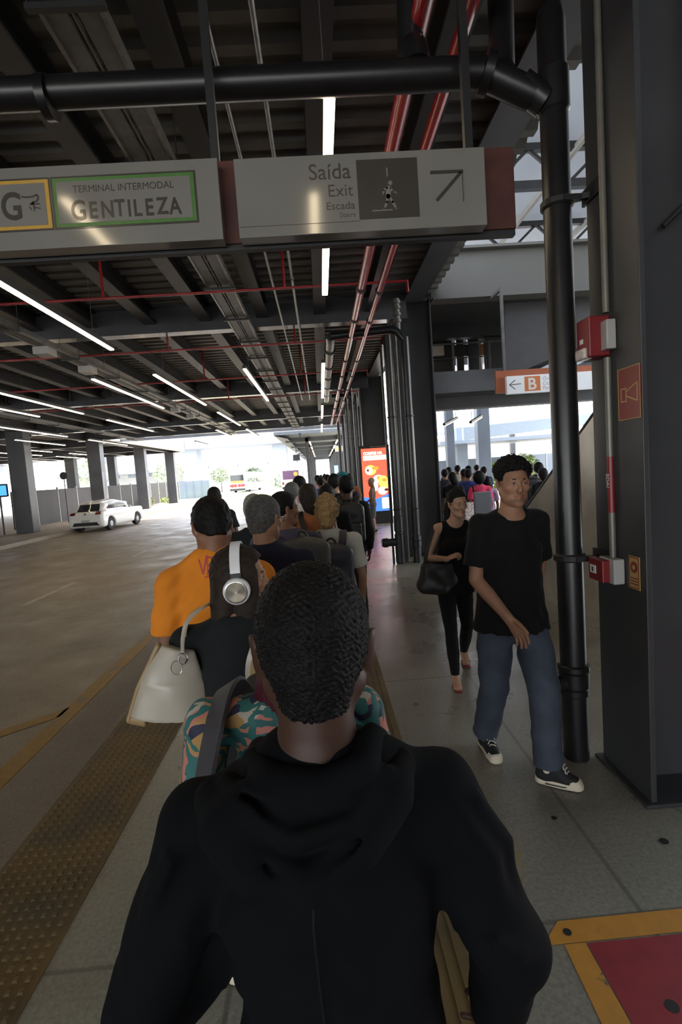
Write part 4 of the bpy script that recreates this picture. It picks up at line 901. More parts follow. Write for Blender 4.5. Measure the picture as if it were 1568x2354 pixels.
def hair(kind, color, P, D, sc, eu, M, h, parent, thick=.012, line='short', seed=1, name='hair'):
    s = SDF(); ly, lz = zip(*HAIRLINES[line]); t = thick
    def el(c, r, k=.02, op='add'): s.ell(P(*c), np.array(r)*sc, k*sc, eu, op)
    el((0, -.014, .040), (.076+t, .095+t, .084+t)); el((0, .0, -.01), (.070+t*.8, .075+t*.6, .08), .03)
    if line != 'high': s.tube([P(0, -.055, -.02), P(0, -.052, -.08)], [(.056+t*.5)*sc, (.052+t*.3)*sc], .02*sc, D((1, 0, 0)))
    Rm = np.asarray(Euler(eu).to_matrix()).astype(F32); o = np.asarray(P(0, 0, 0)).astype(F32)
    def loc(X, Y, Z): dx, dy, dz = X-o[0], Y-o[1], Z-o[2]; return [(Rm[0, i]*dx+Rm[1, i]*dy+Rm[2, i]*dz)/F32(sc) for i in range(3)]
    def cut(X, Y, Z):
        x, y, z = loc(X, Y, Z); return (np.interp(y, ly, lz).astype(F32)-z-np.where(y > .04, (x*9)**2*.012*np.sign(1), 0)*0)*F32(sc*.8)
    lo, hi = s.bounds()
    def taper(X, Y, Z):
        x, y, z = loc(X, Y, Z); return F32(t*1.15*sc)*np.clip((F32(.018 if line == 'high' else -.012)-z)/F32(.055), 0, 1)
    if line != 'long': s.disp(lo-.02, hi+.02, taper)
    if kind == 'curly' and line == 'high':
        def sides(X, Y, Z):
            x, y, z = loc(X, Y, Z); return F32(t*.75*sc)*np.clip((F32(.075)-z)/F32(.05), 0, 1)
        s.disp(lo-.02, hi+.02, sides)
    s.cut(cut, lo-.01, hi+.01, .006*sc)
    if kind == 'curly':
        w = waves(seed, .013*sc, (230/sc, 420/sc), 9); s.disp(lo-.02, hi+.02, w)
    elif kind == 'buzz':
        w = waves(seed, .0042*sc, (700/sc, 1250/sc), 10); s.disp(lo-.02, hi+.02, w)
    elif kind == 'messy':
        w = waves(seed, .022*sc, (70/sc, 150/sc), 7); s.disp(lo-.02, hi+.02, w)
    else:
        w = waves(seed, .004*sc, (150/sc, 330/sc), 6); s.disp(lo-.02, hi+.02, w)
    return s
def hair_obj(s, h, color, parent, name='hair'): return sdf_obj(name, s, h, HM[color] if isinstance(color, str) else color, parent, 0)

def hand_sdf(s, wrist, d, palm_n, side, sc=1., curl=.5, spread=1., thumb_out=1.):
    """wrist point, pointing direction d, palm normal, side (+1 thumb towards n x d ...)"""
    d = nrm(d); n = nrm(np.asarray(palm_n)-d*np.dot(palm_n, d)); u = np.cross(d, n)*side   # u points to the thumb side
    w = np.asarray(wrist, float)
    s.tube([w-d*.02*sc, w+d*.02*sc], [(.026*sc, .020*sc)]*2, .012*sc, u)
    s.tube([w+d*.012*sc, w+d*.05*sc, w+d*.088*sc], [(.028*sc, .016*sc), (.038*sc, .0155*sc), (.040*sc, .013*sc)], .012*sc, u)
    for i, (o, L, r) in enumerate(((.030, .072, .0088), (.010, .080, .0092), (-.011, .075, .0088), (-.031, .060, .0078))):
        a = w+d*(.086-.004*abs(i-1.2))*sc+u*o*sc; dd = nrm(d+u*(.10*spread*(1.3-i)*.8)); c = curl*(1+.12*i); P = [a]; ang = c*.35
        for f in (.45, .30, .25):
            P.append(P[-1]+(dd*cos(ang)+n*sin(ang))*L*f*sc); ang += c*.75
        s.tube(P, [r*sc, r*.95*sc, r*.86*sc, r*.72*sc], .004*sc)
    a = w+d*.028*sc+u*.026*sc; e = nrm(d*.75+u*.62*thumb_out+n*.35)
    s.tube([a, a+e*.036*sc, a+e*.036*sc+nrm(e+d*.5+n*.15*curl)*.030*sc, a+e*.036*sc+nrm(e+d*.6+n*.2*curl)*.056*sc], [.014*sc, .0115*sc, .0100*sc, .0078*sc], .007*sc)
    c = w+d*.05*sc; return c-.13*sc, c+.13*sc

def skeleton(h, lean=0., shw=1., pose=None):
    """joint positions for a figure standing at the origin facing +Y"""
    J = dict(hipL=(-.052, 0, .515), hipR=(.052, 0, .515), kneeL=(-.056, .015, .275), kneeR=(.056, .015, .275), ankL=(-.058, -.012, .045), ankR=(.058, -.012, .045), toeL=(-.066, .085, .012), toeR=(.066, .085, .012),
        pelvis=(0, 0, .535), waist=(0, .004, .615), chest=(0, 0, .725), neck=(0, -.012, .835), head=(0, .008, .932),
        shL=(-.104*shw, -.006, .790), shR=(.104*shw, -.006, .790), elL=(-.128*shw, -.014, .625), elR=(.128*shw, -.014, .625), haL=(-.125*shw, .035, .487), haR=(.125*shw, .035, .487))
    J = {k: np.array(v)*h for k, v in J.items()}
    if lean:
        for k in ('waist', 'chest', 'neck', 'head', 'shL', 'shR', 'elL', 'elR', 'haL', 'haR'): J[k] = J[k]+np.array((0, (J[k][2]-.52*h)*lean, 0))
    if pose:
        for k, v in pose.items(): J[k] = np.array(v, float)
    return J
SHOE_M = {}
def shoe(parent, ank, toe, m, sole, h=.008, name='shoe', high=False):
    a, t = np.asarray(ank), np.asarray(toe); f = t-a; f[2] = 0; L = np.linalg.norm(f); f = nrm(f); s = SDF(); zb = min(a[2], t[2]+.05)-.055 if False else t[2]-.012
    heel = np.array((a[0], a[1], zb))-f*.035; tip = np.array((t[0], t[1], zb)); sd = np.cross(f, (0, 0, 1))
    mid = heel*.45+tip*.55; up = np.array((0, 0, 1.))
    s.tube([heel+up*.045, mid+up*.042, tip+up*.034-f*.01], [(.034, .040), (.040, .036), (.036, .028)], .02, sd)
    s.tube([a+up*(.07 if high else .02), a+up*(-.02), heel+up*.05+f*.02], [(.036, .042), (.036, .044), (.036, .04)], .03, sd, (1, 0))
    if high: s.tube([a+up*.055+f*.012, a*.45+mid*.55+up*.036+f*.012, mid*.6+tip*.4+up*.044], [(.040, .046), (.040, .040), (.036, .028)], .02, sd, (1, 0))
    s.cut(lambda X, Y, Z: F32(zb+.018)-Z+0*X, heel-.3, tip+.3, .003)
    o = sdf_obj(name, s, h, m, parent, 1)
    q = SDF(); q.tube([heel+up*.010, mid+up*.010, tip+up*.012-f*.006], [(.039, .040), (.046, .040), (.042, .040)], .02, sd)
    q.cut(lambda X, Y, Z: np.maximum(F32(zb)-Z, Z-F32(zb+.032))+0*X, heel-.3, tip+.3, .003)
    so = sdf_obj('sole', q, h, sole, o, 1); return o, (heel, tip, f, sd, zb)

def person(label, x, y, rz=0., z=0., h=1.70, skin='brown', female=False, hairkind='short', haircol='black', hairline='short', hairthick=.012, headrot=(0, 0, 0), lean=0., shw=1., bulk=1., pose=None,
           top=None, topm=None, sleeve=.62, bottom='trousers', botm=None, shoem=None, solem=None, res=.011, hres=None, group=None, hands=None, stubble=0., hairextra=None, topfold=.004, fit=1., legfit=1., topz=None, faces=True, bodyonly=False, toplen=.50, extra=None, hairh=None, boxy=1., seed=0, headsc=None, handcurl=.6):
    """yaw, pitch, roll in headrot (radians); top: tee | tank | hoodie"""
    T = thing('person', label, 'person', (x, y, z), rz, group)
    J = skeleton(h, lean, shw, pose); u = h/1.72; f = 'F' if female else 'M'; hres = hres or res
    skinc = np.array(SKIN[skin] if isinstance(skin, str) else skin)
    # ---- body
    s = SDF(); S_ = np.array
    hw = (.095 if female else .088)*u*bulk; cw = (.085 if female else .100)*u*bulk
    s.tube([J['pelvis']-S_((0, 0, .05*u)), J['pelvis']+S_((0, 0, .03*u)), J['waist'], J['chest'], J['chest']+(J['neck']-J['chest'])*.72], [(hw*1.6, hw*1.02), (hw*1.65, hw*1.0), (hw*1.38, hw*.9), (cw*1.45, cw*1.0), (cw*1.0, cw*.66)], .04*u)
    if female:
        for q in (-1, 1): s.ell(J['chest']+S_((q*.065*u, .085*u, -.01*u)), .048*u, .05*u)
    for q, sd in ((-1, 'L'), (1, 'R')):
        a, e, w = J['sh'+sd], J['el'+sd], J['ha'+sd]; th = (.040 if female else .047)*u*(.5+.5*bulk)
        s.tube([J['neck']+(J['chest']-J['neck'])*.10, a+S_((0, 0, .010*u))], [.045*u, .040*u], .05*u)
        wr = w+(e-w)*.0
        s.tube([a, a+(e-a)*.45, e, e+(w-e)*.35, w], [th*.98, th*.98, th*.82, th*.80, th*.52], .02*u)
        hp, kn, an = J['hip'+sd], J['knee'+sd], J['ank'+sd]; q2 = .5+.5*bulk
        s.tube([hp, hp+(kn-hp)*.4, kn, kn+(an-kn)*.35, an], [.078*u*q2, .072*u*q2, .050*u, .050*u, .034*u], .03*u)
        t = J['toe'+sd]; s.tube([an-S_((0, 0, .005)), an+(t-an)*.6, t+S_((0, 0, .010))], [.034*u, (.038*u, .026*u), (.038*u, .018*u)], .02*u)
    yaw, pit, rol = headrot; HR = np.asarray((Euler((0, 0, yaw)).to_matrix() @ Euler((pit, 0, 0)).to_matrix() @ Euler((0, rol, 0)).to_matrix()))
    hc = J['head']; sc = headsc or (1.0*u*(.97 if female else 1.0))
    M = lambda p: HR @ np.asarray(p, float) + hc
    neckr = (.048 if female else .057)*u
    s.tube([M((0, -.022*sc, -.055*sc)), J['neck']*.5+M((0, -.02*sc, -.07*sc))*.5, J['neck']-S_((0, .0, .02*u))], [neckr*.95, neckr, neckr*1.12], .03*u)
    P, D, eu = head_sdf(s, M, sc, female, detail=faces)
    boxes = []
    if hres < res: c = hc; boxes.append((c-S_((.125, .125, .14))*sc-S_((0, 0, .06)), c+S_((.125, .13, .145))*sc, hres))
    for sd, sg in (('L', -1), ('R', 1)):
        e, w = J['el'+sd], J['ha'+sd]; hd = hands.get(sd) if hands else None
        if hands is not None and hd is None: continue
        if hd is None: hd = dict(d=w-e+S_((0, .02, -.02)), n=S_((-sg, .15, 0)), curl=handcurl)
        side = hd.get('side', None)
        d = nrm(hd['d']); n = nrm(S_(hd['n'])-d*np.dot(hd['n'], d)); uu = np.cross(d, n)
        if side is None: side = 1 if np.dot(uu, hd.get('thumb', (0, 1, 0))) > 0 else -1
        lo, hi = hand_sdf(s, w, d, n, side, u*hd.get('sc', .95), hd.get('curl', .6), hd.get('spread', 1.), hd.get('thumb_out', 1.))
        if hd.get('res', res*.55) < res: boxes.append((lo, hi, hd.get('res', res*.55)))
    def col(V):
        c = np.tile(skinc, (len(V), 1)).astype(float); q = (V-hc)@HR/sc; n = 1+.05*np.sin(q[:, 0]*80)*np.sin(q[:, 2]*70)
        lip = np.exp(-((q[:, 0]/.022)**2+((q[:, 2]+.068)/.0085)**2)**2)*(q[:, 1] > .07)
        lc = skinc*S_((1.05, .62, .60)) if not female else skinc*S_((1.1, .5, .5)); c = c*(1-lip[:, None]*.75)+lc*lip[:, None]*.75
        blush = np.exp(-(((np.abs(q[:, 0])-.04)/.022)**2+((q[:, 2]+.025)/.02)**2))*(q[:, 1] > .03); c = c*(1+blush[:, None]*S_((.06, -.03, -.03)))
        if stubble:
            b = np.clip(1-np.abs((q[:, 2]+.092)/.022), 0, 1)*(q[:, 1] > .0)*np.clip((.062-np.abs(q[:, 0]))/.02, 0, 1); b = np.maximum(b, np.exp(-((q[:, 0]/.022)**2+((q[:, 2]+.054)/.006)**2))*(q[:, 1] > .07))
            c *= (1-stubble*b)[:, None]
        return np.clip(c*n[:, None], 0, 1)
    body = sdf_obj('body', s, res, M_SKIN, T, 1, col, boxes)
    out = dict(T=T, J=J, P=P, D=D, eu=eu, sc=sc, M=M, u=u, body=body, HR=HR)
    # ---- eyes and brows
    if faces and hres <= .0065:
        for q in (-1, 1):
            e = MB(); e.ico((0, 0, 0), 1, 3); o = e.build('eye', M_EYE, T, smooth=True)
            o.matrix_local = Matrix.Translation(Vector(P(q*.031, .0776, .0015))) @ Matrix(HR.tolist()).to_4x4() @ Matrix.Diagonal((.0135*sc, .0130*sc, .0068*sc, 1))
            if not isinstance(haircol, str) or True:
                b = SDF(); b.tube([P(q*.012, .0905, .0205), P(q*.030, .0895, .0265), P(q*.048, .072, .021)], [(.0022*sc, .0034*sc), (.0022*sc, .0036*sc), (.0016*sc, .002*sc)], .003, D((0, 1, 0)))
                sdf_obj('eyebrow', b, .0022*sc, HM['black' if haircol in ('black', 'brown', 'red') else 'brown'], T, 1)
            lsh = SDF(); lsh.tube([P(q*.017, .0895, .0035), P(q*.031, .0925, .0085), P(q*.046, .0835, .0035)], [.0012*sc]*3, .002); sdf_obj('eyelash', lsh, .0018*sc, HM['black'], T, 0)
    # ---- hair
    if hairkind:
        hs = hair(hairkind, haircol, P, D, sc, eu, M, hres, T, hairthick, hairline, seed+3)
        if hairextra: hairextra(hs, P, D, sc)
        out['hair'] = hair_obj(hs, hairh or min(hres, .008), haircol, T)
    # ---- clothes
    if top:
        g = SDF(); k = fit
        lowz = toplen*h; pel = J['pelvis'].copy(); 
        p0 = S_((pel[0], pel[1], lowz))
        tank = top == 'tank'
        g.tube([p0, J['waist'], J['chest'], J['chest']+(J['neck']-J['chest'])*.80], [(hw*1.88*k*boxy, hw*1.36*k*boxy), (hw*1.62*k*(.4+.6*boxy), hw*1.12*k*boxy), (cw*1.52*k, cw*1.13*k), (cw*1.12, cw*.76)], .03*u, caps=(1, 0))
        if female:
            for q in (-1, 1): g.ell(J['chest']+S_((q*.065*u, .088*u, -.01*u)), .052*u, .05*u)
        for q, sd in ((-1, 'L'), (1, 'R')):
            a, e, w = J['sh'+sd], J['el'+sd], J['ha'+sd]; th = (.040 if female else .047)*u*(.5+.5*bulk)
            if tank:
                g.tube([J['neck']+(J['chest']-J['neck'])*.2, J['neck']*.22+a*.78+S_((0, -.004, .006*u))], [.052*u, .044*u], .05*u, caps=(0, 1)); continue
            g.tube([J['neck']+(J['chest']-J['neck'])*.13, a+S_((0, 0, .020*u))], [.056*u, .050*u], .06*u)
            if sleeve <= 1: L = a+(e-a)*sleeve; g.tube([a+S_((0, 0, .004)), a+(L-a)*.5, L], [th*1.22*k, th*1.29*k, th*1.40*k], .035*u, caps=(0, 1))
            else: L = e+(w-e)*(sleeve-1); g.tube([a+S_((0, 0, .004)), a+(e-a)*.5, e, e+(L-e)*.5, L], [th*1.22*k, th*1.27*k, th*1.26*k, th*1.14*k, th*.86*k], .035*u, caps=(0, 1))
        nk = J['neck']
        lo, hi = g.bounds(); g.disp(lo, hi, waves(seed+11, topfold*1.5, (22/u, 75/u), 7))
        if not tank:
            cz, ch_, ax_ = F32(J['chest'][2]), F32(J['chest'][2]-lowz), F32(J['chest'][0])
            def drape(X, Y, Z):
                ph = np.arctan2(X-ax_, Y+F32(.001)); r_ = np.clip((cz-Z)/ch_, 0, 1); m_ = (np.abs(X-ax_) < F32(.20*u))
                return m_*(F32(topfold*.75)*r_*(np.sin(ph*9+F32(seed)+Z*7)+F32(.6)*np.sin(ph*17+F32(seed*2.)-Z*14)) + F32(topfold*.30)*np.sin((Z+np.abs(X-ax_)*F32(.9))*F32(70)+np.sin(ph*3)*2))
            g.disp(lo, hi, drape)
        if tank: g.ell(nk+S_((0, .035*u, .035*u)), (.078*u, .095*u, .092*u), .006*u, op='sub')
        elif top == 'tee': g.tube([nk+S_((0, .016*u, -.012*u)), nk+S_((0, .035*u, .09*u))], [neckr*1.12, neckr*1.5], .014, op='sub')
        if top == 'tee': g.tube([nk+S_((cos(t_)*neckr*1.17, .014*u+sin(t_)*neckr*1.17, (-.004-.020*sin(t_))*u)) for t_ in np.linspace(0, 2*pi, 25)], [.0075*u]*25, .006)
        elif top == 'polo': pass
        if out.get('topops') is None and extra and 'top' in extra: extra['top'](g, J, u, out)
        if top == 'polo': g.tube([nk+S_((0, -.004, -.03*u)), nk+S_((0, .006, .035*u))], [(.078*u, .075*u), (.066*u, .066*u)], .01, caps=(1, 1)); 
        out['top'] = sdf_obj(extra.get('topname', 'shirt') if extra else 'shirt', g, extra.get('topres', res*.8) if extra else res*.8, topm, T, 1)
    if bottom:
        g = SDF(); k = legfit; g.tube([J['pelvis']-S_((0, 0, .06*u)), J['pelvis']+S_((0, 0, .05*u))], [(hw*1.70, hw*1.12), (hw*1.60, hw*1.06)], .03*u)
        for q, sd in ((-1, 'L'), (1, 'R')):
            hp, kn, an = J['hip'+sd], J['knee'+sd], J['ank'+sd]; q2 = .5+.5*bulk
            if bottom == 'shorts': e = hp+(kn-hp)*.98; g.tube([hp, (hp+e)/2, e], [.088*u*q2, .082*u*k*q2, .082*u*k], .03*u, caps=(0, 1)); continue
            e = an+(kn-an)*.02
            rr = [.086*u*q2, .080*u*q2*(.5+.5*k), .058*u*k, .056*u*k, .054*u*k] if bottom == 'trousers' else [.082*u*q2, .077*u*q2, .056*u, .055*u, .037*u]
            g.tube([hp, hp+(kn-hp)*.45, kn, kn+(an-kn)*.5, e], rr, .03*u, caps=(0, 1))
        lo, hi = g.bounds(); g.disp(lo, hi, waves(seed+17, .006 if bottom == 'trousers' else .0025, (30/u, 75/u), 6))
        out['bottom'] = sdf_obj('shorts' if bottom == 'shorts' else 'trousers', g, res*.85, botm, T, 1)
    if shoem:
        for sd in 'LR': out['shoe'+sd] = shoe(T, J['ank'+sd], J['toe'+sd], shoem, solem or M_SOLE, max(.006, res*.7))
    return out
def eye_mat():
    m = bpy.data.materials.new('eye'); m.use_nodes = True; N, L = m.node_tree.nodes, m.node_tree.links; b = N['Principled BSDF']
    tc = N.new('ShaderNodeTexCoord'); sp = N.new('ShaderNodeSeparateXYZ'); L.new(tc.outputs['Object'], sp.inputs[0])
    def mth(op, a, bb=None):
        n = N.new('ShaderNodeMath'); n.operation = op
        for i, q in enumerate((a, bb)):
            if q is None: continue
            if isinstance(q, (int, float)): n.inputs[i].default_value = q
            else: L.new(q, n.inputs[i])
        return n.outputs[0]
    zz = mth('MULTIPLY', sp.outputs[2], .6); r = mth('SQRT', mth('ADD', mth('POWER', mth('ABSOLUTE', sp.outputs[0]), 2.), mth('POWER', mth('ABSOLUTE', zz), 2.)))
    cr = N.new('ShaderNodeValToRGB'); cr.color_ramp.elements[0].position = .20; cr.color_ramp.elements[0].color = (.004, .003, .003, 1); cr.color_ramp.elements[1].position = .24; cr.color_ramp.elements[1].color = (.035, .016, .008, 1)
    e = cr.color_ramp.elements.new(.40); e.color = (.025, .012, .007, 1); e = cr.color_ramp.elements.new(.46); e.color = (.42, .39, .36, 1)
    L.new(r, cr.inputs[0]); L.new(cr.outputs[0], b.inputs['Base Color']); b.inputs['Roughness'].default_value = .12
    return m
M_EYE = eye_mat(); M_SOLE = mat('off_white_rubber', (.62, .55, .42), .6, var=.08)
# ================================================================ the people
A = np.array
C_BLACK = cloth('black_cotton', (.0065, .0065, .007)); C_BLACK2 = cloth('black_knit', (.011, .013, .014)); C_NAVY = cloth('navy_cotton', (.020, .020, .034)); C_HOOD = mat('black_hoodie_fabric', (.0042, .0048, .0060), .9, var=.1, scale=5, bump=.12, bscale=500, spec=.10, dist=.001)
C_ORANGE = cloth('orange_cotton', (.62, .20, .018)); C_PURPLE = cloth('slate_purple_cotton', (.060, .055, .075)); C_WHITE = cloth('white_cotton', (.46, .44, .39)); C_RUST = cloth('rust_orange_cotton', (.30, .105, .04))
C_DENIM = mat('blue_denim', (.040, .052, .075), .85, var=.35, scale=7, bump=.3, bscale=350, dist=.001); C_DENIMD = mat('dark_denim', (.020, .024, .034), .85, var=.2, scale=9, bump=.2, bscale=350)
C_GREY = cloth('grey_cotton', (.075, .075, .075)); C_KHAKI = cloth('khaki_cotton', (.13, .115, .085)); C_BLUE = cloth('royal_blue_cotton', (.03, .045, .16)); C_PINK = cloth('pink_cotton', (.62, .06, .13)); C_LAV = cloth('lavender_cotton', (.38, .27, .42)); C_TEAL = cloth('teal_cloth', (.01, .16, .17))
N_BLACK = mat('black_nylon', (.010, .010, .011), .5, var=.15, bump=.2, bscale=200); N_GREY = mat('grey_nylon', (.042, .042, .040), .6, var=.2, bump=.2, bscale=200); N_NAVY = mat('navy_nylon', (.012, .014, .024), .55, var=.15, bump=.2, bscale=200); N_STRAP = mat('grey_webbing', (.045, .043, .050), .6, var=.1)
L_BLACK = mat('black_canvas', (.008, .008, .009), .75, var=.15, bump=.2, bscale=400); L_CREAM = mat('cream_leather', (.40, .36, .29), .38, var=.08, scale=4, bump=.1, bscale=60, coat=.15); L_TAN = mat('tan_leather', (.33, .22, .10), .45, var=.1); M_CHROME = mat('polished_metal', (.6, .6, .6), .18, metal=1, var=.02)
M_GLASSF = mat('spectacle_frame', (.02, .02, .022), .25)
def wl(o, rz=pi):
    """world point -> local of a figure at o turned by rz"""
    c, s_ = cos(-rz), sin(-rz)
    return lambda x, y, z: A((c*(x-o[0])-s_*(y-o[1]), s_*(x-o[0])+c*(y-o[1]), z))
def arc(c, u, v, ru, rv, a0, a1, n=14): c, u, v = A(c), A(u), A(v); return [c+u*ru*cos(t)+v*rv*sin(t) for t in np.linspace(a0, a1, n)]
def band(pts, w, t, nfn):
    """flat strap along pts: width w across, thickness t along nfn(p)"""
    k = MB(); pts = [Vector(p) for p in pts]; V = []
    for i, p in enumerate(pts):
        d = (pts[min(i+1, len(pts)-1)]-pts[max(i-1, 0)]).normalized(); n = Vector(nfn(p)); n = (n-d*n.dot(d)).normalized(); s_ = d.cross(n)
        V += [p-s_*w/2, p+s_*w/2, p+s_*w/2+n*t, p-s_*w/2+n*t]
    Fs = [(4*i+a, 4*i+(a+1) % 4, 4*i+4+(a+1) % 4, 4*i+4+a) for i in range(len(pts)-1) for a in range(4)]+[(3, 2, 1, 0), tuple(4*(len(pts)-1)+a for a in range(4))]
    return k.add(V, Fs)
def smooth_pts(P, n=6):
    P = [A(p, float) for p in P]; P = [P[0]*2-P[1]]+P+[P[-1]*2-P[-2]]; out = []
    for i in range(1, len(P)-2):
        for t in np.linspace(0, 1, n, endpoint=False):
            a, b, c, d = P[i-1:i+3]; out.append(.5*((2*b)+(c-a)*t+(2*a-5*b+4*c-d)*t*t+(3*b-a-3*c+d)*t**3))
    return out+[P[-2]]
def onto(obj, mesh_obj, direction, off=.002):
    """lay a flat print onto a garment, along a local direction"""
    from mathutils.bvhtree import BVHTree
    me = mesh_obj.data; b = BVHTree.FromPolygons([v.co for v in me.vertices], [tuple(p.vertices) for p in me.polygons]); d = Vector(direction)
    for v in obj.data.vertices:
        hit = b.ray_cast(v.co-d*.5, d)
        if hit[0] is None: hit = b.find_nearest(v.co+d*.15)
        v.co = hit[0]-d*off
# ---------------------------------------------------------------- glasses, packs, straps
def glasses(o, parent, m=None, rim=.0016):
    P, sc = o['P'], o['sc']; t = o['T']; g = None
    k = MB()
    for q in (-1, 1):
        k.tube([P(q*.033+.023*cos(a), .104-.25*(.023*cos(a)*q)**2*20, .001+.019*sin(a)) for a in np.linspace(0, 2*pi, 18)], rim*sc, 6)
        k.tube([P(q*.056, .100, .008), P(q*.074, .06, .010), P(q*.080, -.005, .006), P(q*.080, -.022, -.012)], rim*sc, 6)
    k.tube([P(-.010, .106, .004), P(0, .109, .007), P(.010, .106, .004)], rim*sc, 6)
    g = k.build('glasses', m or M_GLASSF, t, smooth=True); return g
def backpack(label, loc, rz, w, d, h, m, straps=(), pocket=True, logo=False, sw=.055, group=None, sm=None, strapn=None):
    t = thing('backpack', label, 'backpack', loc, rz, group); s = SDF()
    s.rbox((0, 0, h*.48), (w/2-.05, d/2-.045, h*.42-.04), .05, .02); s.ell((0, -.01, h*.80), (w*.42, d*.46, h*.2), .05)
    lo, hi = s.bounds(); s.disp(lo, hi, waves(int(abs(loc[1])*100), .005, (20, 60), 5)); sdf_obj('main_bag', s, .009, m, t, 1)
    if pocket:
        s = SDF(); s.rbox((0, -d*.48, h*.30), (w*.36-.03, .028-.02, h*.22-.03), .035, .02); lo, hi = s.bounds(); s.disp(lo, hi, waves(5, .004, (30, 80), 5)); p = sdf_obj('front_pocket', s, .008, m, t, 1)
        MB().tube([(-w*.34, -d*.5-.012, h*.535), (0, -d*.5-.03, h*.55), (w*.34, -d*.5-.012, h*.535)], .004, 6).build('zip', M_BLACK, p)
        if logo: band(smooth_pts([(-.02, -d*.5-.058, h*.27), (.0, -d*.5-.060, h*.245), (.05, -d*.5-.054, h*.31)], 6), .012, .002, lambda p: (0, -1, 0)).build('logo_swoosh', M_WHITE, p)
    MB().tube(arc((0, d*.25, h*.96), (1, 0, 0), (0, 0, 1), .035, .045, 0, pi, 10), .008, 8).build('grab_handle', N_BLACK, t)
    MB().tube([(-w*.44, -d*.1, h*.45), (-w*.40, -.0, h*.85), (0, -.02, h*1.0), (w*.40, 0, h*.85), (w*.44, -d*.1, h*.45)], .0045, 6).build('zip', M_BLACK, t)
    for P in straps: band(smooth_pts(P, 7), sw, .012, strapn or (lambda p: (p.x*.3, p.y*.4-.0, .6))).build('shoulder_strap', sm or m, t, smooth=True)
    return t
def strap_loop(x, yb, zs, yf, zb, zf):
    """shoulder strap in pack coordinates: from the pack over the shoulder to the lower pack edge"""
    return [(x*.55, yb, zs-.10), (x*.8, yb+.03, zs-.01), (x, yb+.10, zs+.045), (x*1.08, yf-.02, zs+.0), (x*1.12, yf, zs-.12), (x*1.15, (yf+yb)/2+.03, zb+.08), (x*1.0, yb+.01, zb)]
# ================================================================ 1 walking man
o = (1.05, 2.80); q = wl(o)
pose = dict(pelvis=q(1.02, 2.82, .955), waist=q(1.02, 2.815, 1.11), chest=q(1.025, 2.81, 1.30), neck=q(1.04, 2.81, 1.505), head=q(1.052, 2.785, 1.692), shR=q(.865, 2.80, 1.455), shL=q(1.195, 2.83, 1.455), elR=q(.825, 2.80, 1.165), haR=q(.935, 2.62, .985), elL=q(1.238, 2.93, 1.18), haL=q(1.20, 2.98, .945),
    hipR=q(.93, 2.83, .93), hipL=q(1.115, 2.81, .93), kneeR=q(.925, 2.88, .51), kneeL=q(1.155, 2.72, .50), ankR=q(.925, 3.10, .105), toeR=q(.935, 2.945, .014), ankL=q(1.15, 2.70, .10), toeL=q(1.275, 2.625, .018))
def jean_top(g, J, u, out): pass
wm = person('young man with short curly hair, black T-shirt and jeans striding towards the camera', *o, rz=pi, h=1.82, skin=(.29, .150, .092), hairkind='curly', haircol='black', hairline='high', hairthick=.030, hairh=.0022, boxy=1.12, headrot=(.02, -.03, -.02), pose=pose, headsc=1.0,
    top='tee', topm=C_BLACK, sleeve=.72, fit=1.10, toplen=.478, topfold=.0045, bottom='trousers', botm=C_DENIM, legfit=1.38, shoem=None, res=.008, hres=.0032, stubble=.38, seed=4, extra=dict(topres=.0065),
    hands=dict(R=dict(d=q(1.0, 2.56, .87)-q(.935, 2.62, .985), n=q(0, -.5, -.6)-q(0, 0, 0), thumb=(-1, .3, 0), curl=.42, res=.0028, sc=1.0), L=dict(d=q(1.19, 2.95, .86)-q(1.20, 2.98, .945), n=(.9, .2, 0), thumb=(0, 1, 0), curl=.6, res=.004)))
T = wm['T']
def hightop(ank, toe, name):
    sh, (heel, tip, f, sd, zb) = shoe(T, ank, toe, L_BLACK, M_SOLE, .0045, 'high_top_shoe', True)
    up = A((0, 0, 1.)); t = SDF(); t.tube([tip+up*.034-f*.028, tip+up*.030+f*.004], [(.041, .028), (.039, .024)], .02, sd); t.cut(lambda X, Y, Z: F32(zb+.02)-Z+0*X, tip-.3, tip+.3, .003); sdf_obj('toe_cap', t, .004, M_SOLE, sh, 1)
    L = np.linalg.norm((tip-heel)[:2]); a0 = A(ank); 
    for i in range(6):
        c = tip*(1-i/6.5)+(a0+f*.048)*(i/6.5); c = c-f*.045*(1-i/8); c[2] = zb+.090+.0165*i-.003*(5-i); w = .026-.0008*i
        MB().tube([c-sd*w-up*.012, c-sd*.012+up*.006+f*.004, c+sd*.012+up*.006-f*.004+up*.002, c+sd*w-up*.012], .0032, 6).build('lace', M_WHITE if i % 2 else M_SOLE, sh, smooth=True)
    band([heel*(1-k)+tip*k+sd*.047*(1 if k < .85 else .8)+up*.016 for k in (0.12, .3, .6, .85)], .005, .0015, lambda p: tuple(sd)).build('sole_stripe', L_BLACK, sh)
    k = MB().lathe(a0+sd*.040+up*-.005-f*.005, [(.017, 0), (.017, .002)], sd, 16); k.build('ankle_patch', M_SOLE, sh)
hightop(pose['ankR'], pose['toeR'], 'r'); hightop(pose['ankL'], pose['toeL'], 'l')
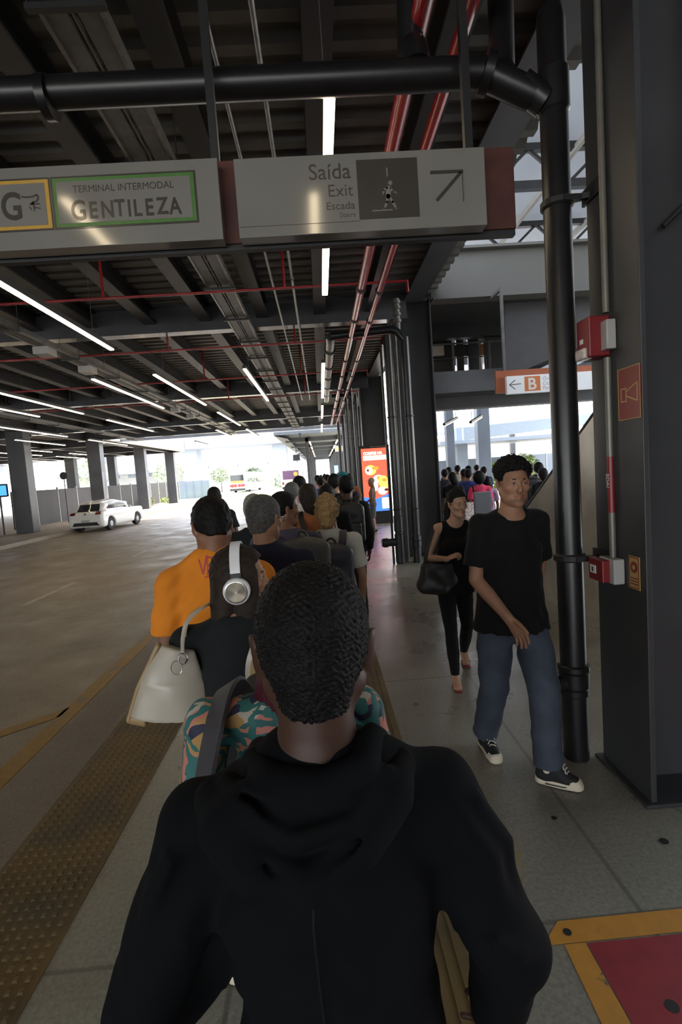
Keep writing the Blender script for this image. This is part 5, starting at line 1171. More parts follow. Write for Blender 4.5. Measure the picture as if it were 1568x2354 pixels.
# ================================================================ 2 walking woman
o = (1.07, 4.25); q = wl(o)
pose = dict(pelvis=q(1.06, 4.25, .86), waist=q(1.065, 4.245, .99), chest=q(1.075, 4.24, 1.155), neck=q(1.09, 4.24, 1.335), head=q(1.115, 4.205, 1.492), shR=q(.945, 4.24, 1.285), shL=q(1.225, 4.245, 1.29), elR=q(.842, 4.24, 1.045), haR=q(.975, 4.075, 1.055), elL=q(1.27, 4.27, 1.04), haL=q(1.26, 4.16, .84),
    hipR=q(.985, 4.25, .83), hipL=q(1.135, 4.25, .83), kneeR=q(.985, 4.13, .45), kneeL=q(1.145, 4.21, .45), ankR=q(.985, 4.06, .075), toeR=q(.972, 3.945, .012), ankL=q(1.185, 4.52, .115), toeL=q(1.178, 4.42, .02))
def pony(s, P, D, sc): s.tube([P(0, -.10, .02), P(.030, -.105, -.03), P(.062, -.080, -.09), P(.075, -.055, -.16), P(.078, -.045, -.20)], [.036*sc, .038*sc, .036*sc, .028*sc, .010*sc], .03*sc)
ww = person('woman in black sleeveless top walking towards the camera, black bag under her arm', *o, rz=pi, h=1.61, skin=(.40, .23, .15), female=True, hairkind='straight', haircol='black', hairline='high', hairthick=.013, headrot=(.26, -.16, .03), pose=pose, hairextra=pony,
    top='tank', topm=C_BLACK, fit=1.03, toplen=.46, topfold=.003, bottom='leggings', botm=C_BLACK, shoem=None, res=.008, hres=.0034, seed=5,
    hands=dict(R=dict(d=q(1.06, 4.03, 1.10)-q(.975, 4.075, 1.055), n=q(.3, .3, -.9)-q(0, 0, 0), thumb=(0, 0, 1), curl=1.05, res=.003, sc=.9), L=dict(d=(0, .3, -1), n=(.9, 0, 0), curl=.6, res=.005)))
M_SAND = mat('red_sandal', (.20, .02, .02), .5)
for sd in 'RL':
    a, t = pose['ank'+sd], pose['toe'+sd]; f = nrm((t-a)*A((1, 1, 0))); k = SDF(); b = a-A((0, 0, a[2]-t[2]+.008)); k.tube([b-f*.025, b*.5+t*.5-A((0, 0, .006)), t+f*.03-A((0, 0, .008))], [(.028, .008), (.036, .008), (.034, .008)], .005, np.cross(f, (0, 0, 1)))
    so = sdf_obj('sandal', k, .004, M_SAND, ww['T'], 1)
    for e in (.72,): c = a*(1-e)+t*e; sdv = np.cross(f, (0, 0, 1)); MB().tube(arc(c-A((0, 0, .012)), sdv, (0, 0, 1), .040, .034, 0, pi, 12), .004, 6).build('strap', M_SAND, so, smooth=True)
t = thing('shoulder_bag', 'black slouchy shoulder bag under the walking woman\'s right arm', 'bag', (.905, 4.20, .74)); s = SDF()
s.tube([(-.10, -.03, .10), (.02, -.03, .07), (.14, 0, .12)], [(.07, .085), (.085, .075), (.06, .09)], .05, (0, 1, 0)); s.rbox((.01, 0, .19), (.10, .03, .05), .035, .06); lo, hi = s.bounds(); s.disp(lo, hi, waves(8, .009, (25, 60), 6)); sdf_obj('bag_body', s, .007, N_BLACK, t, 1)
band(smooth_pts([(-.10, -.02, .24), (-.06, -.02, .42), (.035, .05, .575), (.10, .08, .44), (.12, .06, .24)], 7), .03, .006, lambda p: (p[0]-.0, -.2, p[2]*.3)).build('strap', N_BLACK, t, smooth=True)
# ================================================================ 3 man in hoodie, back to the camera
o = (-.035, .745); q = lambda x, y, z: A((x-o[0], y-o[1], z))
pose = dict(pelvis=q(-.03, .74, .91), waist=q(-.03, .735, 1.05), chest=q(-.035, .73, 1.225), neck=q(-.035, .715, 1.405), head=q(-.030, .748, 1.563), shR=q(.142, .735, 1.310), shL=q(-.218, .735, 1.300), elR=q(.250, .765, 1.035), haR=q(.245, .86, .80), elL=q(-.345, .76, .99), haL=q(-.19, .97, .93))
def hood(g, J, u, out):
    for P_ in ([(.165, .675, 1.325), (.205, .69, 1.25), (.222, .715, 1.16)], [(.19, .69, 1.335), (.235, .715, 1.255), (.25, .74, 1.17)], [(-.245, .67, 1.31), (-.285, .69, 1.23), (-.31, .71, 1.14)], [(.20, .68, 1.13), (.24, .70, 1.09), (.28, .74, 1.07)]): g.tube([q(*a) for a in P_], [.008, .012, .007], .022)
    for P_ in ([(.145, .665, 1.30), (.155, .655, 1.22), (.14, .655, 1.14)], [(-.215, .66, 1.29), (-.225, .65, 1.21), (-.205, .65, 1.13)]): g.tube([q(*a) for a in P_], [.006, .009, .006], .014, op='sub')
hm = person('man in black hoodie standing nearest the camera, seen from behind', *o, rz=0, h=1.69, skin='deep', hairkind='buzz', haircol='black', hairline='short', hairthick=.006, headrot=(.0, -.05, .02), pose=pose, headsc=1.0, bulk=1.02,
    top='hoodie', topm=C_HOOD, sleeve=1.86, fit=1.06, toplen=.46, topfold=.006, hairh=.0017, bottom='trousers', botm=C_DENIMD, legfit=1.1, shoem=L_BLACK, res=.009, hres=.0024, seed=9, faces=True, extra=dict(top=hood, topname='hoodie', topres=.0048), handcurl=1.0)
s = SDF()
s.ell(q(-.058, .652, 1.375), (.118, .050, .060), .03)
s.tube([q(-.185, .70, 1.375), q(-.165, .645, 1.362), q(-.115, .605, 1.335), q(-.046, .590, 1.318)], [.024, .030, .030, .020], .025)
s.tube([q(.085, .705, 1.395), q(.062, .65, 1.385), q(.015, .610, 1.355), q(-.046, .590, 1.318)], [.022, .029, .029, .020], .025)
s.tube([q(-.128, .80, 1.385), q(-.125, .72, 1.412), q(-.095, .655, 1.418), q(-.035, .630, 1.412), q(.028, .652, 1.426), q(.046, .71, 1.438), q(.060, .78, 1.395), q(.05, .83, 1.35)], [.018, .020, .021, .020, .020, .019, .018, .014], .012)
s.tube([q(-.160, .69, 1.400), q(-.120, .632, 1.392), q(-.06, .600, 1.378), q(.005, .606, 1.386), q(.055, .655, 1.412)], [.012, .016, .017, .017, .012], .010)
s.tube([q(.062, .66, 1.398), q(.03, .612, 1.372), q(-.03, .590, 1.345)], [.008, .013, .008], .010)
s.tube([q(-.15, .64, 1.378), q(-.11, .603, 1.355), q(-.06, .586, 1.338)], [.008, .012, .007], .010)
for P_ in ([(-.13, .640, 1.407), (-.07, .598, 1.398), (.0, .604, 1.404)], [(.05, .638, 1.392), (.015, .594, 1.366), (-.03, .578, 1.352)], [(-.14, .615, 1.368), (-.09, .583, 1.346)]): s.tube([q(*a) for a in P_], [.004]+[.006]*(len(P_)-2)+[.004], .010, op='sub')
lo, hi = s.bounds(); s.disp(lo, hi, waves(77, .006, (30, 90), 7))
sdf_obj('hood', s, .0038, C_HOOD, hm['T'], 1)
MB().tube(smooth_pts([q(-.046, .566, 1.312), q(-.050, .592, 1.25), q(-.048, .612, 1.12), q(-.04, .64, .95)], 6), .0012, 5).build('back_seam', C_BLACK, hm['T'])
# ================================================================ 4 woman in tropical blouse
def tropic():
    m = bpy.data.materials.new('tropical_print'); m.use_nodes = True; N, L = m.node_tree.nodes, m.node_tree.links; b = N['Principled BSDF']; tc = N.new('ShaderNodeTexCoord'); col = None
    def layer(prev, c, sc, seed, lo, kind='wave', dist=6.):
        mp = N.new('ShaderNodeMapping'); mp.inputs['Location'].default_value = (seed, seed*.7, seed*1.3); mp.inputs['Rotation'].default_value = (seed, seed*2, seed*.5); L.new(tc.outputs['Object'], mp.inputs[0])
        if kind == 'wave': t = N.new('ShaderNodeTexWave'); t.inputs['Scale'].default_value = sc; t.inputs['Distortion'].default_value = dist; t.inputs['Detail'].default_value = 1.5; t.inputs['Detail Scale'].default_value = 1.2
        else: t = N.new('ShaderNodeTexVoronoi'); t.inputs['Scale'].default_value = sc
        L.new(mp.outputs[0], t.inputs['Vector']); r = N.new('ShaderNodeMath'); r.operation = 'GREATER_THAN'; r.inputs[1].default_value = lo; L.new(t.outputs['Fac' if kind == 'wave' else 'Distance'], r.inputs[0])
        n = N.new('ShaderNodeTexNoise'); n.inputs['Scale'].default_value = 9; n.inputs['Detail'].default_value = 1; L.new(mp.outputs[0], n.inputs['Vector']); r2 = N.new('ShaderNodeMath'); r2.operation = 'GREATER_THAN'; r2.inputs[1].default_value = .48; L.new(n.outputs['Fac'], r2.inputs[0])
        f = N.new('ShaderNodeMath'); f.operation = 'MULTIPLY'; L.new(r.outputs[0], f.inputs[0]); L.new(r2.outputs[0], f.inputs[1])
        x = N.new('ShaderNodeMix'); x.data_type = 'RGBA'; L.new(f.outputs[0], x.inputs[0]); x.inputs[7].default_value = (*c, 1)
        if isinstance(prev, tuple): x.inputs[6].default_value = (*prev, 1)
        else: L.new(prev, x.inputs[6])
        return x.outputs[2]
    c = layer((.46, .17, .13), (.42, .38, .33), 3.6, 1.7, .5); c = layer(c, (.38, .22, .07), 5.0, 4.1, .55); c = layer(c, (.015, .10, .105), 15, 2.6, .42, dist=7); c = layer(c, (.014, .016, .045), 2.2, 7.3, .84, dist=1.5); c = layer(c, (.02, .13, .12), 13, 5.5, .48, dist=8)
    L.new(c, b.inputs['Base Color']); b.inputs['Roughness'].default_value = .7; return m
M_TROP = tropic()
def braids(s, P, D, sc):
    for i in range(22):
        a = -1.55+3.1*i/21; x, y = sin(a)*.082, -cos(a)*.095+.0; r = .0085
        s.tube([P(x, y, -.02), P(x*1.5, y*1.02-.012, -.08), P(x*1.72, y*.95-.022, -.17), P(x*1.72, y*.9-.028, -.30-.02*(i % 3))], [r*1.3*sc, r*1.2*sc, r*1.1*sc, r*.7*sc], .004*sc)
pw = person('woman in tropical print blouse with wine-red braids, in front of the hooded man', -.125, 1.20, rz=0, h=1.53, skin='brown', female=True, hairkind='straight', haircol='red', hairline='long', hairthick=.014, hairextra=braids, shw=1.12, bulk=1.08, top='tee', topm=M_TROP, sleeve=.62, fit=1.1, toplen=.50, topfold=.005, bottom='trousers', botm=C_DENIM, shoem=L_BLACK, res=.010, hres=.0045, seed=12, faces=True, pose=dict(head=A((.050, .012, .922*1.53)), shL=A((-.190, -.006, 1.235)), shR=A((.185, -.006, 1.235)), elL=A((-.235, -.01, .985)), elR=A((.225, -.01, .985))), extra=dict(topname='blouse', topres=.006))
t = thing('backpack', 'backpack worn on the chest of the woman in tropical blouse, grey strap over her shoulder', 'backpack', (-.135, 1.20, 0)); s = SDF(); s.rbox((0, .24, 1.05), (.10, .05, .15), .04, .02); sdf_obj('main_bag', s, .01, N_GREY, t, 1)
for sx in (-1, 1): band(smooth_pts([(sx*.105, .19, 1.18), (sx*.125, .10, 1.285), (sx*.135, .0, 1.305), (sx*.145, -.095, 1.25), (sx*.165, -.125, 1.16), (sx*.185, -.10, 1.06), (sx*.20, .0, .99), (sx*.15, .16, .98)], 7), .058, .010, lambda p: (p[0]*.8, p[1], (p[2]-1.15)*1.2)).build('shoulder_strap', N_STRAP, t, smooth=True)
# ================================================================ 5 woman with headphones
o2 = (-.345, 1.80); hp_h = 1.575
def longhair(s, P, D, sc):
    s.tube([P(0, -.045, .0), P(.0, -.065, -.09), P(.0, -.085, -.17), P(-.02, -.10, -.26), P(-.03, -.10, -.33)], [(.086*sc, .070*sc), (.098*sc, .072*sc), (.112*sc, .055*sc), (.11*sc, .035*sc), (.08*sc, .012*sc)], .03*sc, D((1, 0, 0)))
    for q_ in (-1, 1): s.tube([P(q_*.064, .038, .045), P(q_*.076, .036, -.03), P(q_*.082, .020, -.12), P(q_*.085, -.01, -.21), P(q_*.08, -.03, -.27)], [(.014*sc, .035*sc), (.016*sc, .038*sc), (.02*sc, .045*sc), (.02*sc, .04*sc), (.012*sc, .02*sc)], .02*sc, D((1, 0, 0)))
hw_ = person('woman in black with white headphones over long dark hair, face turned right', *o2, rz=-.1, h=hp_h, skin='tan', female=True, hairkind='straight', haircol='brown', hairline='long', hairthick=.016, hairextra=longhair, headrot=(-1.45, .02, .05), shw=1.12, bulk=1.12, top='tee', topm=C_BLACK2, sleeve=1.6, fit=1.06, toplen=.48, topfold=.004, bottom='trousers', botm=C_BLACK, legfit=.95, shoem=L_BLACK, res=.009, hres=.0034, seed=21, pose=dict(head=A((.032, .03, .930*hp_h)), elL=A((-.20, .05, 1.0)), haL=A((-.16, .2, .92)), elR=A((.20, .05, 1.0)), haR=A((.16, .2, .92))))
HP = thing('headphones', 'white over-ear headphones with ribbed metal cups on the dark-haired woman', 'headphones', (*o2, 0), -.1); P, D, sc = hw_['P'], hw_['D'], hw_['sc']
M_HPW = mat('white_headphone_plastic', (.66, .66, .68), .35, var=.03); M_DISC = mat('spun_metal', (.55, .52, .46), .28, metal=.9, var=.25, scale=9)
bd = band([P(*(.097*cos(a), -.008, .010+.134*sin(a))) for a in np.linspace(.02, pi-.02, 26)], .034, .007, lambda p: tuple(A(p)-P(0, -.01, .0))).build('headband', M_HPW, HP, smooth=True)
for q_ in (-1, 1):
    c, ax = P(q_*.086, -.008, -.022), D((q_, 0, 0)); ear = MB().lathe(c, [(.030, 0), (.043, .002), (.046, .012), (.046, .030), (.042, .036), (.040, .037)], ax, 36).build('ear_cup', M_HPW, HP, smooth=True)
    MB().lathe(c+ax*.035, [(.0395, 0), (.0395, .003), (.036, .0045)]+[(r, .0045+(.0012 if i % 2 else 0)) for i, r in enumerate(np.linspace(.035, .004, 22))], ax, 40).build('metal_disc', M_DISC, ear, smooth=True)
    MB().lathe(c-ax*.012, [(.026, 0), (.042, .003), (.044, .012)], ax, 28).build('ear_pad', M_BLACK, ear, smooth=True)
    k = MB(); a_, b_ = P(q_*.104, -.008, .02), P(q_*.100, -.008, .045); k.obox(a_, b_, .034, .010, tuple(ax)); k.build('hinge', M_BLACK, ear, bevel=.002)
t = thing('tote_bag', 'cream leather tote hanging at the headphone woman\'s left side', 'bag', (-.575, 1.74, 1.01), .12); s = SDF()
s.tube([(0, 0, .012), (.015, 0, .12), (.045, 0, .25)], [(.138, .068), (.115, .056), (.058, .028)], .02, (1, 0, 0), (1, 1)); lo, hi = s.bounds(); s.disp(lo, hi, waves(31, .010, (16, 40), 6)); tb = sdf_obj('bag_body', s, .0055, L_CREAM, t, 2)
s = SDF(); s.tube([(-.022, -.0, .262), (-.103, 0, .12), (-.143, 0, .015), (-.09, -.02, .006)], [(.009, .018)]*4, .006, (1, 0, 0)); sdf_obj('side_piping', s, .004, L_TAN, t, 1)
for i, (dy, m_, w_) in enumerate(((-.036, L_CREAM, .020), (.03, L_TAN, .016))): band(smooth_pts([(.062, dy, .225), (.070, dy-.01, .29), (.090, dy*.8-.01, .345), (.135, dy*.3+.01, .372), (.165, .07, .365), (.16, .13, .30), (.10, .14, .21), (.05, .06, .215)], 7), w_, .006, lambda p: (p[0]-.3, p[1]-.1, p[2]-.15)).build('handle', m_, t, smooth=True)
for dx in (.062,):
    MB().tube(arc((dx, -.052, .222), (1, 0, 0), (0, 0, 1), .014, .018, 0, 2*pi, 16), .003, 6, False).build('metal_ring', M_CHROME, t, smooth=True)
MB().tube(arc((.04, -.055, .195), (1, 0, 0), (0, 0, 1), .018, .024, 0, 2*pi, 22), .001, 5, False).build('key_ring', M_CHROME, t)
t = thing('shoulder_bag', 'cream bag strap over the headphone woman\'s right shoulder, bag hidden in front', 'bag', (*o2, 0)); s = SDF(); s.rbox((.13, .24, .97), (.06, .02, .06), .02, .02); sdf_obj('bag_body', s, .01, L_CREAM, t, 1)
for dx, m_ in ((0, L_CREAM), (.016, L_TAN)): band(smooth_pts([(.10+dx, .17, 1.04), (.095+dx, .10, 1.28), (.095+dx, .01, 1.335), (.088+dx, -.095, 1.285), (.056+dx, -.130, 1.19), (.065+dx, -.128, 1.08), (.12+dx, -.10, .95), (.17+dx, .0, .90), (.16+dx, .18, .90)], 7), .017, .007, lambda p: (p[0]*.3, p[1], (p[2]-1.12))).build('strap', m_, t, smooth=True)
# ================================================================ 6 orange shirt
om = person('man in orange T-shirt and glasses standing in the queue, head bowed left', -.50, 2.27, rz=.08, h=1.735, skin='brown', hairkind='short', haircol='black', hairline='short', hairthick=.010, headrot=(.34, -.46, 0), top='tee', topm=C_ORANGE, sleeve=.72, fit=1.14, shw=1.08, toplen=.47, topfold=.008, bottom='trousers', botm=C_DENIMD, shoem=L_BLACK, res=.010, hres=.0045, seed=33, lean=.03, pose=dict(neck=A((0, .010, .868*1.735))), extra=dict(topres=.007))
glasses(om, None)
M_RINK = mat('red_handwriting', (.42, .02, .03), .6)
k = MB()
def stroke(P, w=.006):
    band(smooth_pts([(x-.045, -.3, z+.058) for x, z in P], 5), w, .0006, lambda p: (0, -1, 0)).v and None
    b = band(smooth_pts([(x-.045, -.3, z+.058) for x, z in P], 5), w, .0006, lambda p: (0, -1, 0)); k.add(b.v, b.f)
stroke([(-.010, 1.43), (.004, 1.365)]); stroke([(.004, 1.365), (.024, 1.445)]); stroke([(.026, 1.44), (.024, 1.36)]); stroke([(.024, 1.44), (.052, 1.43), (.045, 1.405), (.026, 1.40)]); stroke([(.026, 1.402), (.060, 1.392), (.055, 1.365), (.010, 1.352)]); stroke([(.075, 1.40), (.095, 1.405), (.088, 1.37)])
pr = k.build('handwritten_print', M_RINK, om['T']); onto(pr, om['top'], (0, 1, 0))
pt = MB().box((-.012, -.3, 1.335), (.018, -.299, 1.38)).build('white_patch', M_WHITE, om['T']); onto(pt, om['top'], (0, 1, 0))
# ================================================================ 7.. the queue
gm = person('grey-haired man in navy polo with glasses, back to the camera', -.315, 2.70, h=1.715, skin='tan', hairkind='short', haircol='grey', hairthick=.009, headrot=(-.52, -.08, 0), top='polo', topm=C_NAVY, sleeve=.7, fit=1.12, shw=1.08, bulk=1.08, topfold=.005, bottom='trousers', botm=C_DENIMD, shoem=L_BLACK, res=.011, hres=.005, seed=41); glasses(gm, None)
bm = person('man with grey backpack and slate T-shirt, face in right profile', -.275, 3.60, rz=-.1, h=1.70, skin='brown', hairkind='buzz', haircol='black', hairthick=.007, headrot=(-1.0, -.05, 0), top='tee', topm=C_PURPLE, sleeve=.7, fit=1.14, shw=1.08, bulk=1.06, bottom='trousers', botm=C_DENIMD, shoem=L_BLACK, res=.012, hres=.0055, seed=42)
backpack('charcoal grey backpack with small white swoosh, on the man in slate T-shirt', (-.15, 3.34, .955), .12, .34, .22, .46, N_GREY, [[(-.10, .09, .36), (-.17, .12, .43), (-.225, .24, .468), (-.23, .36, .40)], [(.06, .09, .36), (.03, .12, .43), (-.0, .24, .468), (-.02, .36, .40)]], logo=True)
person('man with thin pale hair behind the grey-haired man in navy', -.535, 3.98, h=1.69, skin='fair', hairkind='short', haircol='white', hairthick=.004, headrot=(-.15, -.1, 0), top='tee', topm=C_BLACK2, bottom='trousers', botm=C_DENIMD, shoem=L_BLACK, res=.013, hres=.007, seed=43)
def messy(s, P, D, sc): s.tube([P(0, -.06, -.02), P(0, -.065, -.08)], [.07*sc, .05*sc], .03*sc); s.ell(P(.0, -.02, .125), .04*sc, .03*sc)
bl = person('blonde woman in white T-shirt with navy backpack', .025, 3.85, h=1.635, skin='tan', female=True, hairkind='messy', haircol='blond', hairline='long', hairthick=.022, headrot=(-.1, 0, 0), hairextra=messy, top='tee', topm=C_WHITE, sleeve=.72, fit=1.14, shw=1.12, bulk=1.1, bottom='trousers', botm=C_DENIMD, shoem=L_BLACK, res=.011, hres=.005, seed=44)
backpack('navy backpack on the blonde woman in white T-shirt', (.035, 3.62, .86), 0, .31, .18, .46, N_NAVY, [[(-.07, .07, .40), (-.085, .10, .46), (-.10, .18, .515), (-.10, .30, .44)], [(.08, .07, .40), (.09, .10, .46), (.10, .18, .515), (.10, .30, .44)]], sm=N_NAVY)
def longh(s, P, D, sc): s.tube([P(0, -.05, 0), P(.03, -.07, -.09), P(.05, -.06, -.17)], [(.085*sc, .065*sc), (.08*sc, .06*sc), (.05*sc, .035*sc)], .03*sc, D((1, 0, 0)))
person('woman in rust orange tank top with black strap and dark hair', -.135, 4.85, h=1.715, skin='brown', female=True, hairkind='straight', haircol='brown', hairline='long', hairthick=.018, hairextra=longh, top='tank', topm=C_RUST, bottom='trousers', botm=C_DENIMD, shoem=L_BLACK, res=.013, hres=.008, seed=45, shw=1.15, bulk=1.1)
t = thing('shoulder_bag', 'black cross-body bag of the woman in rust orange tank top', 'bag', (-.135, 4.85, 0)); s = SDF(); s.rbox((.12, .2, .98), (.08, .03, .07), .02, .02); sdf_obj('bag_body', s, .012, N_BLACK, t, 1)
band(smooth_pts([(.12, .16, 1.05), (-.05, .13, 1.3), (-.085, .0, 1.465), (-.06, -.135, 1.33), (.04, -.15, 1.1), (.18, 0, .98), (.16, .16, .98)], 7), .05, .008, lambda p: (p[0]*.4, p[1], p[2]-1.2)).build('strap', N_BLACK, t, smooth=True)
Q = [('man with short grey hair and white collar in the queue, past the rust orange top', -.365, 6.2, 1.72, 'tan', 'grey', C_WHITE, (.0, 0, 0), .0),
     ('dark-haired person in pale collar at the left of the queue, before the canopy column', -.31, 7.2, 1.785, 'brown', 'black', C_LAV, (0, 0, 0), 0),
     ('dark-haired person in black top right behind the blonde woman', .05, 5.55, 1.675, 'brown', 'black', C_BLACK, (-.2, 0, 0), 0),
     ('tall person in black with backpack on the right edge of the queue', .285, 5.9, 1.76, 'dark', 'black', C_BLACK2, (0, 0, 0), 0),
     ('person in black jacket with pale ear, mid-queue under the canopy', .19, 7.3, 1.78, 'tan', 'black', C_BLACK, (-.5, 0, 0), 0)]
for i, (lab, x, y, h_, sk, hcol, cm, hr, _) in enumerate(Q):
    person(lab, x, y, h=h_, skin=sk, hairkind='short', haircol=hcol, hairthick=.016, headrot=hr, top='tee' if i != 0 else 'polo', topm=cm, sleeve=.7 if i not in (3, 4) else 1.8, bottom='trousers', botm=C_DENIMD, shoem=L_BLACK, res=.014, hres=.008, seed=60+i, fit=1.12)
backpack('black backpack of the tall person on the right edge of the queue', (.29, 5.70, 1.0), 0, .32, .2, .48, N_BLACK, [[(-.08, .07, .42), (-.10, .12, .49), (-.11, .20, .52), (-.1, .32, .42)], [(.08, .07, .42), (.10, .12, .49), (.11, .20, .52), (.1, .32, .42)]])
def cap(s, P, D, sc): s.tube([P(0, .05, .075), P(0, .15, .055)], [(.07*sc, .006), (.06*sc, .006)], .01, D((1, 0, 0)))
HM['teal'] = C_TEAL; HM['beige'] = cloth('beige_cap', (.26, .23, .19)); HM['cap_black'] = C_BLACK
tc_ = person('person in teal cap holding a phone up at the right of the queue', .345, 8.2, h=1.80, skin='tan', hairkind='straight', haircol='teal', hairline='high', hairthick=.014, headrot=(.15, .1, 0), hairextra=cap, top='tee', topm=C_NAVY, sleeve=.7, bottom='shorts', botm=C_KHAKI, shoem=L_BLACK, res=.013, hres=.008, seed=70, pose=dict(elL=A((-.20, .17, 1.50)), haL=A((-.10, .26, 1.72))))
t = thing('phone', 'small phone held up by the person in teal cap', 'phone', (.26, 8.49, 1.86), .1); MB().box((-.038, 0, -.075), (.038, .009, .075)).build('phone_case', M_BLACK, t, bevel=.004); MB().box((-.034, -.001, -.07), (.034, 0, .07)).build('phone_screen', em('phone_glow', (.35, .55, .85), .9), t)
st = person('man in black T-shirt standing alone at the kerb beside the road', -1.36, 6.5, rz=.1, h=1.735, skin='dark', hairkind='buzz', haircol='black', hairthick=.006, headrot=(.1, -.1, 0), top='tee', topm=C_BLACK2, sleeve=.68, bottom='trousers', botm=C_DENIMD, shoem=L_BLACK, res=.012, hres=.007, seed=71, fit=1.12, pose=dict(elR=A((.235, -.05, 1.13)), haR=A((.17, .10, .97))))
by = person('boy in beige cap, vest and shorts standing before the advertising totem', 1.43, 14.6, rz=1.35, h=1.57, skin='brown', hairkind='straight', haircol='beige', hairline='high', hairthick=.014, headrot=(.2, -.1, 0), hairextra=cap, top='tank', topm=C_KHAKI, bottom='shorts', botm=C_GREY, shoem=L_BLACK, res=.014, hres=.009, seed=72, pose=dict(elR=A((.17, .0, 1.0)), haR=A((.10, .2, .88)), elL=A((-.17, .0, 1.0)), haL=A((-.10, .2, .88))))
person('person with dark hair riding up behind the steel stair panel', 3.42, 6.08, z=.785, rz=pi, h=1.70, skin='brown', hairkind='short', haircol='black', hairthick=.02, headrot=(-.7, -.2, 0), top='tee', topm=C_GREY, bottom='trousers', botm=C_DENIMD, shoem=L_BLACK, res=.014, hres=.008, seed=73)
# ---------------------------------------------------------------- crowd: three figures built once, then copied and re-dressed
def proto(x, y, lab, female, seed, hk, hc, ht, hline, tk, group=None, walk=.0, hx=None):
    h_ = 1.64 if female else 1.72
    ps = dict(ankL=A((-.1, .16, .075)), toeL=A((-.11, .30, .02)), kneeL=A((-.10, .13, .46)), ankR=A((.1, -.16, .10)), toeR=A((.11, -.03, .02)), kneeR=A((.095, .03, .46)))
    return person(lab, x, y, h=h_, skin='brown', female=female, hairkind=hk, haircol=hc, hairline=hline, hairthick=ht, top=tk, topm=C_BLACK, bottom='trousers', botm=C_DENIMD, shoem=L_BLACK, res=.016, hres=.011, seed=seed, faces=False, pose=ps, hairextra=hx, group=group, fit=1.1)['T']
LK = dict(black=C_BLACK, navy=C_NAVY, purple=C_PURPLE, blue=C_BLUE, pink=C_PINK, lavender=C_LAV, grey=C_GREY, white=C_WHITE, khaki=C_KHAKI, orange=C_RUST, teal=C_TEAL)
def bighair(s, P, D, sc): s.ell(P(0, -.03, .0), (.125*sc, .12*sc, .13*sc), .03)
PR = {}
CROWD = [  # label, x, y, rz, kind, shirt colour, scale
    ('woman in black T-shirt with bare arms, left edge of the right-hand crowd', 2.71, 10.5, 0, 'wtee', 'black', 1.0),
    ('person in dark top at the far left of the right-hand crowd, by the pillar', 3.16, 13, 0, 'man', 'navy', .98),
    ('person in purple top behind the woman in bare-armed black T-shirt', 3.38, 12, .3, 'man', 'purple', .97),
    ('man in royal blue T-shirt in the right-hand crowd', 3.24, 11.2, -.3, 'man', 'blue', .97),
    ('man with pale collar at the back of the right-hand crowd', 4.30, 16, 0, 'man', 'white', 1.02),
    ('woman in pink top with big dark curly hair in the right-hand crowd', 2.95, 9.5, 0, 'wbig', 'pink', 1.0),
    ('person in grey top before the thick blue-grey column', 5.52, 18, 0, 'man', 'grey', 1.0),
    ('person in blue shirt right of the thick blue-grey column', 4.62, 14.4, 0, 'man', 'blue', .97),
    ('person in lavender top beside the woman in pink', 3.22, 9.9, 0, 'wtee', 'lavender', .93),
    ('man in grey T-shirt with black backpack right of the walking man\'s head', 4.36, 10.6, 0, 'man', 'grey', .985),
    ('woman with long dark hair and pale top at the right of the right-hand crowd', 5.16, 12.0, 0, 'wbig', 'white', 1.04),
    ('dark-haired person in black beside the steel stair panel', 4.17, 9.5, 0, 'wtee', 'black', .985),
    ('person in khaki in the middle of the right-hand crowd, far back', 4.47, 15.4, .2, 'man', 'khaki', 1.0),
    ('person in navy far back, left of the narrow blue column', 3.82, 15.2, -.2, 'man', 'navy', 1.0),
    ('person in orange under the far canopy, centre of the queue', .62, 11.6, 0, 'man', 'orange', 1.02),
    ('person in blue in the queue past the canopy column', -.02, 12, 0, 'man', 'blue', 1.0),
    ('person in khaki in the queue, behind the teal cap', .42, 10.6, 0, 'wtee', 'khaki', 1.02),
    ('person in lavender far along the queue', -.10, 15, 0, 'man', 'lavender', 1.02),
    ('person in black far along the queue', .2, 16.5, 0, 'man', 'black', 1.02),
    ('person in white far along the queue, right side', .55, 19, 0, 'wtee', 'white', 1.05),
    ('person in grey far along the queue, centre', .15, 21, 0, 'man', 'grey', 1.02),
    ('person in navy far along the queue, under the canopy entrance', .6, 25, 0, 'man', 'navy', 1.02),
    ('person in orange farthest along the queue', .0, 29, 0, 'wtee', 'orange', 1.05),
    ('person in pink beyond the queue, deep under the canopy', .9, 40, 0, 'man', 'pink', 1.02),
    ('person in white beyond the queue, deep under the canopy', .3, 44, 0, 'man', 'white', 1.02)]
for (lab, x, y, rz, kind, colr, sc_) in CROWD:
    if kind not in PR:
        PR[kind] = proto(x, y, lab, kind != 'man', {'man': 81, 'wtee': 82, 'wbig': 83}[kind], 'short' if kind == 'man' else ('messy' if kind == 'wbig' else 'straight'), 'black', .015, 'short' if kind == 'man' else 'long', 'tee', hx=bighair if kind == 'wbig' else (longh if kind == 'wtee' else None)); r = PR[kind]; r.rotation_euler = (0, 0, rz)
    else: r = dup(PR[kind], (x, y, 0), rz, lab)
    r.scale = (sc_,)*3
    for ch in r.children:
        if ch.name.startswith('shirt'):
            ch.material_slots[0].link = 'OBJECT'; ch.material_slots[0].material = LK[colr]
backpack('black backpack on the man in grey T-shirt in the right-hand crowd', (4.36, 10.38, .95), 0, .34, .2, .48, N_BLACK, [[(-.08, .07, .42), (-.10, .12, .49), (-.11, .20, .52), (-.1, .32, .42)], [(.08, .07, .42), (.10, .12, .49), (.11, .20, .52), (.1, .32, .42)]])
